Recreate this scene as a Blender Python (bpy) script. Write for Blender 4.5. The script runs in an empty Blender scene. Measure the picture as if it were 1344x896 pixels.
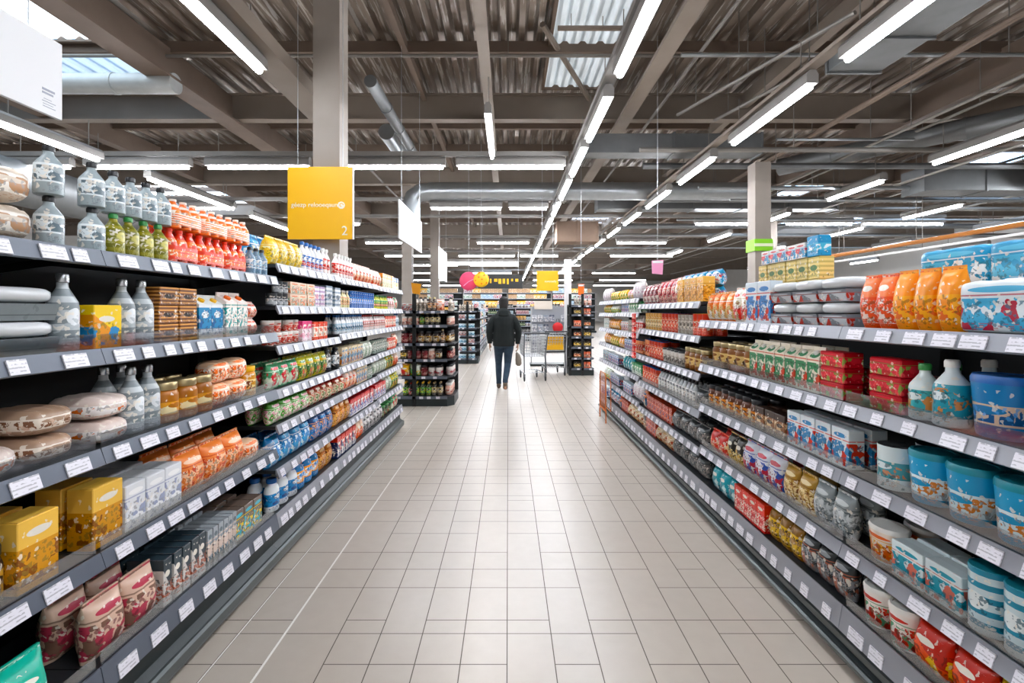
import bpy, bmesh, math, random
from mathutils import Vector, Matrix
random.seed(7)
R = random.Random(11)
C = bpy.context.scene.collection
PI = math.pi
H = 1.5            # camera height

# ------------------------------------------------------------------ materials
def lin(h):
    if isinstance(h, (tuple, list)): return (h[0], h[1], h[2], 1)
    h = h.lstrip('#'); v = [int(h[i:i+2], 16)/255 for i in (0, 2, 4)]
    return tuple((c/12.92 if c <= .04045 else ((c+.055)/1.055)**2.4) for c in v) + (1,)

class NT:
    def __init__(s, name):
        s.m = bpy.data.materials.new(name); s.m.use_nodes = True
        s.t = s.m.node_tree; s.n = s.t.nodes; s.l = s.t.links
        s.b = s.n['Principled BSDF']; s.out = s.n['Material Output']
    def new(s, t, **k):
        n = s.n.new(t)
        for a, v in k.items(): setattr(n, a, v)
        return n
    def put(s, inp, v):
        if hasattr(v, 'is_linked') or isinstance(v, bpy.types.NodeSocket): s.l.new(v, inp)
        else: inp.default_value = v
    def math(s, op, a, b=None, clamp=False):
        n = s.new('ShaderNodeMath', operation=op, use_clamp=clamp); s.put(n.inputs[0], a)
        if b is not None: s.put(n.inputs[1], b)
        return n.outputs[0]
    def mix(s, f, a, b):
        n = s.new('ShaderNodeMix', data_type='RGBA')
        s.put(n.inputs[0], f); s.put(n.inputs[6], a); s.put(n.inputs[7], b)
        return n.outputs[2]
    def gen(s, which='Generated'):
        tc = s.new('ShaderNodeTexCoord'); sp = s.new('ShaderNodeSeparateXYZ')
        s.l.new(tc.outputs[which], sp.inputs[0])
        return tc.outputs[which], sp.outputs[0], sp.outputs[1], sp.outputs[2]
    def noise(s, vec, scale, detail=2):
        n = s.new('ShaderNodeTexNoise'); s.l.new(vec, n.inputs['Vector'])
        n.inputs['Scale'].default_value = scale; n.inputs['Detail'].default_value = detail
        return n.outputs[0]
    def set(s, **k):
        for a, v in k.items(): s.put(s.b.inputs[a.replace('_', ' ')], v)

def plain(name, col, rough=.5, metal=0, **k):
    t = NT(name); t.set(Base_Color=lin(col), Roughness=rough, Metallic=metal)
    for a, v in k.items(): t.b.inputs[a.replace('_', ' ')].default_value = v
    return t.m

def worn(name, col, col2, rough=.5, metal=0, scale=6, amount=.6):
    t = NT(name); g, x, y, z = t.gen('Object')
    f = t.noise(g, scale, 4)
    f = t.math('MULTIPLY', f, amount)
    t.set(Base_Color=t.mix(f, lin(col), lin(col2)), Roughness=t.math('ADD', t.math('MULTIPLY', f, .3), rough), Metallic=metal)
    return t.m

def emit(name, col, strength):
    t = NT(name); t.set(Base_Color=lin('#ffffff'), Emission_Color=lin(col), Emission_Strength=strength)
    return t.m

_pk = {}
def pack_mat(base, acc, ink, style='band', rough=.32, seed=0):
    """printed packaging: colour fields, an emblem, a printed picture area and fine print lines"""
    k = (base, acc, ink, style, rough, seed)
    if k in _pk: return _pk[k]
    r = random.Random(hash((base, acc, ink, style)) % 9973 if False else sum(ord(c) for c in base+acc+ink+style)+seed)
    t = NT('printed packaging'); g, x, y, z = t.gen()
    b, a, i = lin(base), lin(acc), lin(ink)
    col = b
    gt = lambda v, c: t.math('GREATER_THAN', v, c)
    lt = lambda v, c: t.math('LESS_THAN', v, c)
    mul = lambda p, q: t.math('MULTIPLY', p, q)
    def zone(lo, hi): return mul(gt(z, lo), lt(z, hi))
    def ell(cx, cz, ex, ez):
        p = t.math('POWER', t.math('DIVIDE', t.math('SUBTRACT', x, cx), ex), 2)
        q = t.math('POWER', t.math('DIVIDE', t.math('SUBTRACT', z, cz), ez), 2)
        return lt(t.math('ADD', p, q), 1.0)
    oc = t.gen('Object')[0]
    nz = t.new('ShaderNodeTexNoise'); t.l.new(oc, nz.inputs['Vector']); nz.inputs['Scale'].default_value = 60; nz.inputs['Detail'].default_value = 1
    va = t.new('ShaderNodeVectorMath', operation='MULTIPLY_ADD'); t.l.new(nz.outputs[1], va.inputs[0]); va.inputs[1].default_value = (.016, .016, .016); t.l.new(oc, va.inputs[2])
    vo = t.new('ShaderNodeTexVoronoi'); t.l.new(va.outputs[0], vo.inputs['Vector'])
    vo.inputs['Scale'].default_value = r.uniform(24, 44)
    v2 = t.new('ShaderNodeTexVoronoi'); t.l.new(va.outputs[0], v2.inputs['Vector'])
    v2.inputs['Scale'].default_value = r.uniform(80, 120)
    s2 = t.new('ShaderNodeSeparateColor'); t.l.new(v2.outputs['Color'], s2.inputs[0])
    dk = lin([q*.35 for q in lin(acc)[:3]]) if sum(lin(base)[:3]) > .9 else lin([min(1, q*1.5+.12) for q in lin(base)[:3]])
    sv = t.new('ShaderNodeSeparateColor')
    if r.random() < .6:                          # soft printed picture instead of hard colour cells
        np_ = t.new('ShaderNodeTexNoise'); t.l.new(oc, np_.inputs['Vector']); np_.inputs['Scale'].default_value = r.uniform(30, 55); np_.inputs['Detail'].default_value = 4
        np_.inputs['Distortion'].default_value = 1.2
        va2 = t.new('ShaderNodeVectorMath', operation='MULTIPLY_ADD'); t.l.new(np_.outputs[1], va2.inputs[0]); va2.inputs[1].default_value = (3, 3, 3); va2.inputs[2].default_value = (-.95, -1.0, -1.0)
        t.l.new(va2.outputs[0], sv.inputs[0])
    else: t.l.new(vo.outputs['Color'], sv.inputs[0])
    if style == 'plain':
        w = t.noise(t.gen('Object')[0], 22, 3); col = t.mix(mul(w, .7), b, a); col = t.mix(mul(gt(w, .6), .3), col, i); col = t.mix(mul(zone(.3, .36), .8), col, i)
    elif style == 'band':
        lo = r.uniform(.14, .28); hi = r.uniform(.6, .74)
        col = t.mix(zone(lo, hi), b, a)
        pic = mul(zone(lo+.04, hi-.06), gt(sv.outputs[0], .6))
        col = t.mix(pic, col, i)
        col = t.mix(ell(.5, (lo+hi)/2+.08, .3, .075), col, b)
    elif style == 'top':
        col = t.mix(gt(z, .62), b, a)
        col = t.mix(mul(zone(.1, .56), gt(sv.outputs[0], .58)), col, i)
        col = t.mix(ell(.5, .79, .3, .06), col, lin('#e8e2d6'))
    elif style == 'diag':
        d = t.math('ADD', z, t.math('MULTIPLY', x, .55))
        col = t.mix(gt(d, .78), b, a)
        col = t.mix(mul(zone(.08, .5), gt(sv.outputs[1], .62)), col, i)
        col = t.mix(ell(.45, .68, .28, .07), col, lin('#ece6da'))
    elif style == 'photo':
        w1 = gt(sv.outputs[0], .45); w2 = gt(sv.outputs[1], .66)
        pz = zone(.06, .66)
        col = t.mix(mul(pz, w1), b, a); col = t.mix(mul(pz, w2), col, i)
        col = t.mix(ell(.5, .82, .36, .06), col, a); col = t.mix(mul(zone(.7, .73), .8), col, i)
    elif style == 'stripe':
        s_ = gt(t.math('FRACT', t.math('MULTIPLY', z, 5.0)), .55)
        col = t.mix(s_, b, a)
        col = t.mix(ell(.5, .5, .3, .13), col, i)
    if style != 'plain':
        col = t.mix(mul(mul(gt(s2.outputs[0], .82), zone(.05, .6)), .75), col, dk)
        col = t.mix(mul(mul(gt(s2.outputs[1], .93), zone(.1, .9)), .7), col, lin('#efe8dc'))
    # fine print
    zz = t.math('MULTIPLY', z, 26.0)
    ln = gt(t.math('FRACT', zz), .55)
    cv = t.new('ShaderNodeCombineXYZ'); t.l.new(t.math('MULTIPLY', x, 9.0), cv.inputs[0]); t.l.new(t.math('FLOOR', zz), cv.inputs[2])
    wd = gt(t.noise(cv.outputs[0], 2.0, 0), .5)
    inx = mul(gt(x, .14), lt(x, .86))
    f = mul(mul(mul(ln, wd), inx), zone(.07, .2))
    if style != 'plain': col = t.mix(mul(f, .7), col, i)
    oi = t.new('ShaderNodeObjectInfo')
    hs = t.new('ShaderNodeHueSaturation'); t.l.new(col, hs.inputs['Color']) if not isinstance(col, tuple) else None
    t.l.new(t.math('ADD', t.math('MULTIPLY', oi.outputs['Random'], .25), .9), hs.inputs['Value'])
    hs.inputs['Saturation'].default_value = 1.08
    t.set(Base_Color=hs.outputs[0], Roughness=rough)
    _pk[k] = t.m
    return t.m

M = dict(
    shelf=worn('dark shelf steel', '#23262a', '#33373b', .4, .3),
    rail=worn('grey price rail', '#8d9098', '#a4a6ae', .3, .2, 9),
    railD=worn('slate price rail', '#565d69', '#6d7480', .3, .2, 9),
    backp=plain('charcoal rear panel', '#0e1214', .6),
    plinth=worn('dark plinth', '#20282a', '#333b3c', .35, .3, 3),
    bumper=worn('grey bumper', '#4b5252', '#6b7070', .3, .5, 4),
    white=plain('white paint', '#e9e9ea', .45),
    cream=worn('painted column', '#a0968d', '#847a71', .5, 0, 3),
    steel=worn('painted beam steel', '#93867a', '#75695e', .5, .1, 2),
    brown=worn('brown beam steel', '#7d6b5d', '#5f5045', .55, .1, 2),
    galv=worn('galvanised duct', '#b4b9bc', '#83898c', .25, .85, 5),
    dullduct=worn('grey duct', '#7d7f80', '#5f6162', .4, .6, 4),
    housing=worn('light housing', '#8e8a86', '#736f6b', .45, .2, 3),
    pipe=worn('pipe', '#8f8a84', '#6f6a65', .45, .3, 4),
    black=plain('black plastic', '#101314', .4),
    wire=plain('chrome wire', '#c2c5c8', .35, .6),
    tube=emit('lamp tube', '#f4f8ff', 22.0),
    yellow=plain('yellow sign board', '#ffc000', .4),
    lettering=plain('white lettering', '#fbf6e4', .5),
    orange=plain('orange card', '#ee6d0c', .5),
    pinkc=plain('pink card', '#ee9ac0', .5),
    capw=plain('white cap', '#eceae4', .35),
    capr=plain('red cap', '#c0241c', .35),
    capb=plain('blue cap', '#1f67b5', .35),
    capy=plain('yellow cap', '#efb60e', .35),
    capk=plain('black cap', '#15161a', .35),
    capg=plain('green cap', '#2c8a3e', .35),
    capo=plain('orange cap', '#ef6a12', .35),
    capt=plain('teal cap', '#158a9c', .35),
    capm=plain('metal lid', '#b9a77c', .3, .8),
    caps=plain('steel lid', '#bcc0c3', .25, .9),
)
def film_mat():
    t = NT('clear plastic guard'); tr = t.new('ShaderNodeBsdfTransparent'); gl = t.new('ShaderNodeBsdfGlossy')
    gl.inputs['Roughness'].default_value = .06; tr.inputs[0].default_value = (.93, .95, .96, 1)
    mx = t.new('ShaderNodeMixShader'); lw = t.new('ShaderNodeLayerWeight'); lw.inputs[0].default_value = .35
    f = t.math('ADD', t.math('MULTIPLY', lw.outputs['Fresnel'], .4), .05)
    t.l.new(f, mx.inputs[0]); t.l.new(tr.outputs[0], mx.inputs[1]); t.l.new(gl.outputs[0], mx.inputs[2])
    t.l.new(mx.outputs[0], t.out.inputs[0]); return t.m
M['film'] = film_mat()
def tag_mat():
    t = NT('shelf ticket'); g, x, y, z = t.gen()
    gt = lambda v, c: t.math('GREATER_THAN', v, c)
    m = t.math('MULTIPLY', gt(t.math('FRACT', t.math('MULTIPLY', z, 4.0)), .6), gt(t.noise(g, 6, 0), .5))
    t.set(Base_Color=t.mix(t.math('MULTIPLY', m, .45), lin('#e4e2ea'), lin('#55565e')), Roughness=.35); return t.m
M['tag'] = tag_mat()

# ------------------------------------------------------------------ mesh helpers
class MB:
    def __init__(s): s.v = []; s.f = []; s.mi = []
    def add(s, vs, fs, mi=0):
        b = len(s.v); s.v += [tuple(p) for p in vs]; s.f += [tuple(b+i for i in f) for f in fs]; s.mi += [mi]*len(fs); return s
    def box(s, x0, x1, y0, y1, z0, z1, mi=0):
        vs = [(x, y, z) for z in (z0, z1) for y in (y0, y1) for x in (x0, x1)]
        return s.add(vs, [(0, 2, 3, 1), (4, 5, 7, 6), (0, 1, 5, 4), (2, 6, 7, 3), (0, 4, 6, 2), (1, 3, 7, 5)], mi)
    def prism(s, poly, x0, x1, mi=0):          # polygon in (y,z) swept along x
        n = len(poly)
        vs = [(x0, p[0], p[1]) for p in poly]+[(x1, p[0], p[1]) for p in poly]
        fs = [(i, (i+1) % n, n+(i+1) % n, n+i) for i in range(n)]+[tuple(range(n-1, -1, -1)), tuple(range(n, 2*n))]
        return s.add(vs, fs, mi)
    def tube(s, pts, r, seg=8, mi=0, cap=True):
        pts = [Vector(p) for p in pts]; rs = r if isinstance(r, (list, tuple)) else [r]*len(pts)
        vs = []; up = None
        for i, p in enumerate(pts):
            d = (pts[min(i+1, len(pts)-1)]-pts[max(i-1, 0)]).normalized()
            if up is None:
                up = Vector((0, 0, 1)) if abs(d.z) < .9 else Vector((1, 0, 0))
            a = d.cross(up).normalized(); b = a.cross(d).normalized(); up = b
            for k in range(seg):
                t = 2*PI*k/seg; vs.append(p+(a*math.cos(t)+b*math.sin(t))*rs[i])
        fs = [(i*seg+k, i*seg+(k+1) % seg, (i+1)*seg+(k+1) % seg, (i+1)*seg+k) for i in range(len(pts)-1) for k in range(seg)]
        if cap: fs += [tuple(range(seg-1, -1, -1)), tuple((len(pts)-1)*seg+k for k in range(seg))]
        return s.add(vs, fs, mi)
    def lathe(s, prof, seg=16, cx=0, cy=0, sy=1.0, mi=0):
        vs = []; n = len(prof)
        for r, z in prof:
            for k in range(seg):
                t = 2*PI*k/seg; vs.append((cx+r*math.cos(t), cy+r*math.sin(t)*sy, z))
        fs = [(i*seg+k, i*seg+(k+1) % seg, (i+1)*seg+(k+1) % seg, (i+1)*seg+k) for i in range(n-1) for k in range(seg)]
        fs += [tuple(range(seg-1, -1, -1)), tuple((n-1)*seg+k for k in range(seg))]
        return s.add(vs, fs, mi)
    def loft(s, rings, seg=14, mi=0):          # rings: (x,y,z,rx,ry), section across the path
        P = [Vector(r[:3]) for r in rings]; vs = []
        for i, p in enumerate(P):
            d = (P[min(i+1, len(P)-1)]-P[max(i-1, 0)]).normalized()
            ref = Vector((1, 0, 0)) if abs(d.x) < .85 else Vector((0, 1, 0))
            a = (ref-d*ref.dot(d)).normalized(); b = d.cross(a)
            for k in range(seg):
                t = 2*PI*k/seg; vs.append(p+a*math.cos(t)*rings[i][3]+b*math.sin(t)*rings[i][4])
        n = len(P)
        fs = [(i*seg+k, i*seg+(k+1) % seg, (i+1)*seg+(k+1) % seg, (i+1)*seg+k) for i in range(n-1) for k in range(seg)]
        fs += [tuple(range(seg-1, -1, -1)), tuple((n-1)*seg+k for k in range(seg))]
        return s.add(vs, fs, mi)
    def mesh(s, name, mats, smooth=None, bevel=0, segs=2):
        me = bpy.data.meshes.new(name); me.from_pydata(s.v, [], s.f)
        for m in (mats if isinstance(mats, (list, tuple)) else [mats]): me.materials.append(m)
        me.polygons.foreach_set('material_index', s.mi)
        bm = bmesh.new(); bm.from_mesh(me)
        bmesh.ops.recalc_face_normals(bm, faces=bm.faces)
        if bevel:
            bmesh.ops.bevel(bm, geom=bm.edges[:], offset=bevel, segments=segs, affect='EDGES', profile=.6)
        bm.to_mesh(me); bm.free(); me.update()
        if smooth is not None:
            me.shade_smooth(); me.set_sharp_from_angle(angle=smooth)
        return me
    def obj(s, name, mats, parent=None, smooth=None, bevel=0):
        return link(name, s.mesh(name, mats, smooth, bevel), parent)

def link(name, me, parent=None):
    o = bpy.data.objects.new(name, me); C.objects.link(o)
    if parent: o.parent = parent
    return o
def tag(o, label=None, cat=None, group=None, kind=None):
    if label: o['label'] = label
    if cat: o['category'] = cat
    if group: o['group'] = group
    if kind: o['kind'] = kind
    return o
def thing(name, label, cat, loc=(0, 0, 0), rotz=0, group=None):
    o = bpy.data.objects.new(name, None); C.objects.link(o); o.empty_display_size = .1
    o.location = loc; o.rotation_euler = (0, 0, rotz)
    return tag(o, label, cat, group)
def struct(name, mb, m, smooth=None):
    return tag(mb.obj(name, m, None, smooth), kind='structure')
ORD = 'first second third fourth fifth sixth seventh eighth ninth tenth eleventh twelfth thirteenth fourteenth fifteenth sixteenth seventeenth eighteenth nineteenth twentieth'.split()
def ordw(n):
    if n < 20: return ORD[n]
    tens = {2: 'twenty', 3: 'thirty', 4: 'forty', 5: 'fifty'}
    q, r_ = divmod(n+1, 10)
    return tens[q]+'-'+ORD[r_-1] if r_ else {2: 'twentieth', 3: 'thirtieth', 4: 'fortieth', 5: 'fiftieth'}[q]

# ------------------------------------------------------------------ setting
def build_floor():
    xs = [-1.253, -1.039, -.786, -.592, -.398, -.204, -.005, .199, .39, .60, .812, .98, 1.144, 1.333]
    x = -1.253
    left = []
    while x > -15.8: x -= .2; left.append(x)
    x = 1.333; right = []
    while x < 15.8: x += .2; right.append(x)
    xs = left[::-1]+xs+right
    rows = [-3]
    steps = [.19, .2, .1, .28, .19, .2, .26, .19]; k = 0
    ys = []; y = 1.72
    while y > -3: ys.insert(0, y); y -= .2
    y = 1.9
    while y < 45.9: ys.append(y); y += steps[k % 8]; k += 1
    r = random.Random(3); mb = MB(); g = .0022
    mb.box(-24, 24, -3, 72, -.1, -.0012, 1)
    for a in ((-24, -15.9, -3, 72), (15.95, 24, -3, 72), (-15.9, 15.95, 45.9, 72)): mb.add([(a[0], a[2], -.0005), (a[1], a[2], -.0005), (a[1], a[3], -.0005), (a[0], a[3], -.0005)], [(0, 1, 2, 3)], 0)
    merged = {8: 1.05, 11: 9}
    for i in range(len(xs)-1):
        x0, x1 = xs[i], xs[i+1]
        central = -1.3 < x0 < 1.35
        j = 0
        while j < len(ys)-1:
            e = j+1
            if central and r.random() < (.30 if x0 > .15 else .1) and e < len(ys)-1: e += 1
            a, b = ys[j], ys[e]
            gg = g
            wl = gr = g
            if abs(x0+1.039) < .01 or abs(x0+1.253) < .01: wl = .0058
            if abs(x1+1.039) < .01 or abs(x1+1.253) < .01: gr = .0058
            mb.add([(x0+wl, a+g, 0), (x1-gr, a+g, 0), (x1-gr, b-g, 0), (x0+wl, b-g, 0)], [(0, 1, 2, 3)], 0)
            j = e
    for xx, wd in ((-1.039, .0055), (-1.253, .0036)):
        mb.add([(xx-wd, -3, -.0006), (xx+wd, -3, -.0006), (xx+wd, 20, -.0006), (xx-wd, 20, -.0006)], [(0, 1, 2, 3)], 2)
    t = NT('glazed floor tile'); gg, x, y, z = t.gen('Object')
    n1 = t.noise(gg, 1.3, 4); n2 = t.noise(gg, 14, 3)
    c = t.mix(n1, lin('#c9bfb3'), lin('#b6ab9f')); c = t.mix(t.math('MULTIPLY', n2, .25), c, lin('#97897b'))
    bp = t.new('ShaderNodeBump'); bp.inputs['Strength'].default_value = .05; t.l.new(n2, bp.inputs['Height'])
    t.set(Base_Color=c, Roughness=t.math('ADD', t.math('MULTIPLY', n2, .05), .3), Specular_IOR_Level=.9)
    t.l.new(bp.outputs[0], t.b.inputs['Normal'])
    grout = plain('grout', '#5f564e', .8); wl = plain('white joint strip', '#efece6', .5)
    struct('floor', mb, [t.m, grout, wl])
build_floor()

CEIL = 6.2
def deck_mat():
    t = NT('corrugated roof steel'); g, x, y, z = t.gen('Object')
    mp = t.new('ShaderNodeMapping'); t.l.new(g, mp.inputs[0]); mp.inputs['Scale'].default_value = (7, .35, 1)
    n = t.noise(mp.outputs[0], 3, 5); n2 = t.noise(g, .35, 3)
    hi = t.math('MULTIPLY', t.math('GREATER_THAN', n, .57), .6)  # pale streaks: shiny highlights put into the base colour
    c = t.mix(n, lin('#6e645b'), lin('#a89f96')); c = t.mix(t.math('MULTIPLY', n2, .8), c, lin('#7c6858')); c = t.mix(hi, c, lin('#d2cdc6'))
    t.set(Base_Color=c, Metallic=.6, Roughness=t.math('ADD', t.math('MULTIPLY', n, .3), .2)); return t.m
def build_deck():
    mb = MB(); p = .31; prof = []
    x = -24.0
    while x < 24:
        prof += [(x, CEIL), (x+.10, CEIL), (x+.15, CEIL+.09), (x+.26, CEIL+.09)]; x += p
    prof.append((24.2, CEIL))
    vs = [(a, -3, b) for a, b in prof]+[(a, 72, b) for a, b in prof]; n = len(prof)
    mb.add(vs, [(i, i+1, n+i+1, n+i) for i in range(n-1)])
    mb.box(-24.3, 24.3, -3.1, 72.3, CEIL+.12, CEIL+.2)
    struct('ceiling', mb, deck_mat())
build_deck()
wm = worn('hall wall paint', '#e4e2de', '#d0ccc6', .6, 0, 1)
struct('wall_back', MB().box(-24, 24, 72, 72.2, 0, CEIL+.1), wm)
struct('wall_left', MB().box(-24.2, -24, -3, 72, 0, CEIL+.1), wm)
struct('wall_right', MB().box(24, 24.2, -3, 72, 0, CEIL+.1), wm)
struct('wall_front', MB().box(-24, 24, -3.2, -3, 0, CEIL+.1), wm)  # unseen wall, added to close the hall and reflect light

def ibeam_x(y, z0, h, w, name='ceiling_beam', m=None, x0=-23.9, x1=23.9):
    poly = [(-w/2, z0), (w/2, z0), (w/2, z0+.03), (.02, z0+.03), (.02, z0+h-.03), (w/2, z0+h-.03), (w/2, z0+h), (-w/2, z0+h), (-w/2, z0+h-.03), (-.02, z0+h-.03), (-.02, z0+.03), (-w/2, z0+.03)]
    struct(name, MB().prism([(y+a, b) for a, b in poly], x0, x1), m or M['steel'])
for yb in (5.15, 10.5, 15.8, 21.1, 26.4, 31.7, 37, 42.3, 48, 54, 60, 66): ibeam_x(yb, 5.55, .55, .22)
def ybeam(x, z0, w, h, y0, y1, m, name='ceiling_beam'):
    mb = MB(); mb.box(x-w/2, x+w/2, y0, y1, z0, z0+.04); mb.box(x-.03, x+.03, y0, y1, z0+.04, z0+h)
    struct(name, mb, m)
ybeam(-5.9, 5.46, .42, .6, -1, 71, M['brown'])
ybeam(-.36, 5.3, .17, .24, -1, 71, M['steel'])
ybeam(2.33, 5.3, .26, .24, -1, 71, M['steel'])
ybeam(-1.78, 5.97, .1, .2, -1, 71, M['brown'])
ybeam(5.0, 5.8, .16, .3, -1, 71, M['steel'])
ybeam(8.6, 5.46, .3, .6, -1, 71, M['brown'])
ybeam(-9.8, 5.6, .26, .5, -1, 71, M['brown'])
ybeam(12.4, 5.6, .26, .5, -1, 71, M['brown'])
for yb in (6.9, 8.6, 12.2, 13.9, 17.2, 18.5, 19.8, 22.4, 23.8, 25, 27.8, 29.2, 30.5, 33.2, 35, 39.5, 45, 51, 57):
    struct('purlin_beam', MB().box(-23.9, 23.9, yb-.05, yb+.05, 6.0, 6.19), M['brown'])
# columns
struct('column', MB().box(-2.42, -2.09, 6.1, 6.42, 0, CEIL), M['cream'])
struct('column', MB().box(-3.45, -3.13, 15.95, 16.27, 0, CEIL), M['cream'])
struct('column', MB().box(-2.95, -2.63, 18.6, 18.92, 0, CEIL), M['cream'])
struct('column', MB().box(5.02, 5.34, 10.0, 10.32, 0, 4.53), M['cream'])
struct('column', MB().box(8.45, 8.75, 16.0, 16.3, 0, CEIL), M['cream'])
struct('column', MB().box(1.37, 1.53, 11.9, 12.06, 0, 2.75), M['white'])
def column_collar():
    t = thing('column_band', 'bright green band wrapped around the distant square column', 'band', (5.18, 10.16, 2.72))
    mb = MB()
    for a in ((-.185, .185, -.185, -.163), (-.185, .185, .163, .185), (-.185, -.163, -.163, .163), (.163, .185, -.163, .163)): mb.box(*a, 0, .24)
    mb.obj('band_sleeve', plain('green card', '#86d21a', .5), t)
    MB().box(-.19, .19, -.195, -.187, .09, .15).obj('printed_strip', plain('pale strip', '#e8f0c8', .5), t)
column_collar()
# rooflights
def rooflight(n, x0, x1, y0, y1, s, col='#dcecff', dark='#88b4e0'):
    t = NT('rooflight sheet'); g, x, y, z = t.gen('Object')
    w = t.math('GREATER_THAN', t.math('FRACT', t.math('MULTIPLY', x, 6.45)), .4)
    nn = t.noise(g, 2.2, 3)
    t.set(Base_Color=lin('#cfdbe4'), Emission_Color=t.mix(w, lin(dark), lin(col)), Emission_Strength=t.math('MULTIPLY', t.math('ADD', nn, .5), s), Roughness=.4)
    mb = MB(); p = .31; a = x0
    prof = []
    while a < x1-.01: prof += [(a, CEIL-.06), (a+.15, CEIL-.06), (a+.2, CEIL-.015), (a+.27, CEIL-.015)]; a += p
    prof.append((a, CEIL-.06)); k = len(prof)
    mb.add([(q, y0, b) for q, b in prof]+[(q, y1, b) for q, b in prof], [(i, i+1, k+i+1, k+i) for i in range(k-1)])
    f = MB()
    for bx in ((x0-.06, x0, y0-.06, y1+.06), (a, a+.06, y0-.06, y1+.06), (x0, a, y0-.06, y0), (x0, a, y1, y1+.06)): f.box(*bx, CEIL-.1, CEIL-.005)
    o = tag(f.obj('window_%d' % n, M['brown']), kind='structure'); mb.obj('pane', t.m, o)
rooflight(1, -12.5, -6.3, 3.6, 8.4, 1.0, '#e4f0fa', '#9cc4e4')
rooflight(2, -12.5, -6.3, 8.75, 10.1, .3, '#b4d2ee', '#5f8cb8')
rooflight(3, .75, 1.9, 6.3, 10.2, .2, '#c6cccf', '#5f676c')  # glowing sheet added in place of brightly lit corrugated metal deck
rooflight(4, 12.6, 15.5, 13, 17, 1.6)
rooflight(5, 9.2, 11.5, 18, 20.5, 1.6)
rooflight(6, -15.4, -11, 18, 22, 1.6)
rooflight(8, 14, 19, 24, 28, 1.6)
rooflight(9, 3.2, 6, 24, 26, 1.4)
rooflight(7, -2.4, 1.4, 31.9, 35.5, 2.0)

# ------------------------------------------------------------------ lights
_lm = {}
def light(p0, p1, label, group, w=.075, hous=.16, hh=.12):
    p0, p1 = Vector(p0), Vector(p1); L = (p1-p0).length; ang = math.atan2(p1.y-p0.y, p1.x-p0.x)
    t = thing('ceiling_light', label, 'ceiling light', p0, ang, group)
    k = (round(L, 2), w, hous, hh)
    if k not in _lm:
        a = MB().prism([(-hous/2, .012), (hous/2, .012), (hous/2, hh), (hous/4, hh+.05), (-hous/4, hh+.05), (-hous/2, hh)], -.05, L+.05).mesh('housing', M['housing'])
        b = MB().prism([(-w/2, -.035), (-w/4, -.05), (w/4, -.05), (w/2, -.035), (w/2, .01), (-w/2, .01)], 0, L).mesh('lamp_tube', M['tube'])
        c = MB().box(.18, .19, -.005, .005, hh+.05, hh+.5).mesh('suspension_rod', M['pipe'])
        d = MB().box(L-.19, L-.18, -.005, .005, hh+.05, hh+.5).mesh('suspension_rod', M['pipe'])
        _lm[k] = [('housing', a), ('lamp_tube', b), ('suspension_rod', c), ('suspension_rod', d)]
    for nme, me in _lm[k]: link(nme, me, t)
LH = 4.2
def lrow(x, segs, desc, w=.075, hous=.16, z=LH):
    for i, (a, b) in enumerate(segs):
        light((x, a, z), (x, b, z), f'{ordw(i)} tube light from the near end, {desc}', 'tube lights, '+desc, w, hous)
main = [(-1.6, -.1), (.3, 1.8), (2.2, 3.6), (4.05, 5.6), (6.27, 7.75), (8.2, 9.75), (10.2, 11.8)]  # row carried on out of view: first two lamps added to light the near floor
y = 12.3
while y < 68: main.append((y, y+1.6)); y += 2.1
lrow(1.27, main, 'bright central row above the aisle', .07, .14)
seg = [(-2, .4), (.8, 1.6), (2.0, 3.6), (4.2, 5.25), (5.9, 7.9), (8.7, 10.35)]  # first two lamps out of view, added for light on the near floor
y = 11.1
while y < 66: seg.append((y, y+1.7)); y += 2.5
lrow(3.62, seg, 'row running towards the white pillar', .07, .14)
lrow(-2.78, [(-1.5, .1), (.4, 1.6), (1.9, 3.5), (4.0, 5.5)], 'row on the wide trunking before the column', .07, .14)  # first two lamps unseen, added to brighten the near floor
lrow(-.28, [(6.8, 8.6)], 'short row under the middle roof beam', .05, .1)
lrow(-7.3, [(7.0, 8.75), (10.0, 12.8), (14, 16.5), (19, 21.5)], 'row beyond the shelving below the skylight', .07, .16)
lrow(7.75, [(7.1, 8.95), (10.2, 11.9), (13.6, 15.4), (17.2, 19), (22, 24)], 'row beyond the tissue pack shelving', .07, .16)
lrow(11.5, [(9, 10.8), (12.5, 14.3), (16, 18), (20.5, 22.5)], 'outer row past the orange cable rail', .07, .16)
lrow(15.6, [(10.5, 12.4), (14.5, 16.4), (19, 21), (24, 26), (30, 32)], 'row nearer the far side wall over cables', .07, .16)
lrow(19.5, [(15, 17), (20, 22), (26, 28)], 'row hugging the far side wall', .07, .16)
lrow(-15.6, [(14, 16), (19, 21), (25, 27)], 'row hugging the skylight side wall', .07, .16)
lrow(-11.5, [(12.5, 14.3), (16, 18), (20.5, 22.5)], 'outermost row near the skylight wall', .07, .16)
def trow(y, segs, desc, z=LH, bar=True):
    for i, (a, b) in enumerate(segs):
        light((a, y, z), (b, y, z), f'{ordw(i)} tube light along the bar, {desc}', 'tube lights, '+desc, .06, .14)
    if bar:
        o = MB().box(segs[0][0]-.6, segs[-1][1]+.1, y-.05, y+.05, z+.185, z+.27).obj('ceiling_rail', M['housing'])
        tag(o, 'grey carrier rail holding the tube lights '+desc, 'rail')
trow(9.2, [(-9.3, -8.2), (-7.85, -5.98), (-5.6, -3.75), (-3.03, -1.22), (-.92, 1.02)], 'crossing just past the yellow number sign')
trow(12.9, [(-9, -7.2), (-2.0, -.2), (0.05, 1.0)], 'under the silver round duct')
trow(15.2, [(-6.5, -4.6), (5.8, 7.6), (8.6, 10.6), (11, 13.4)], 'crossing beyond the silver round duct')
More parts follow.
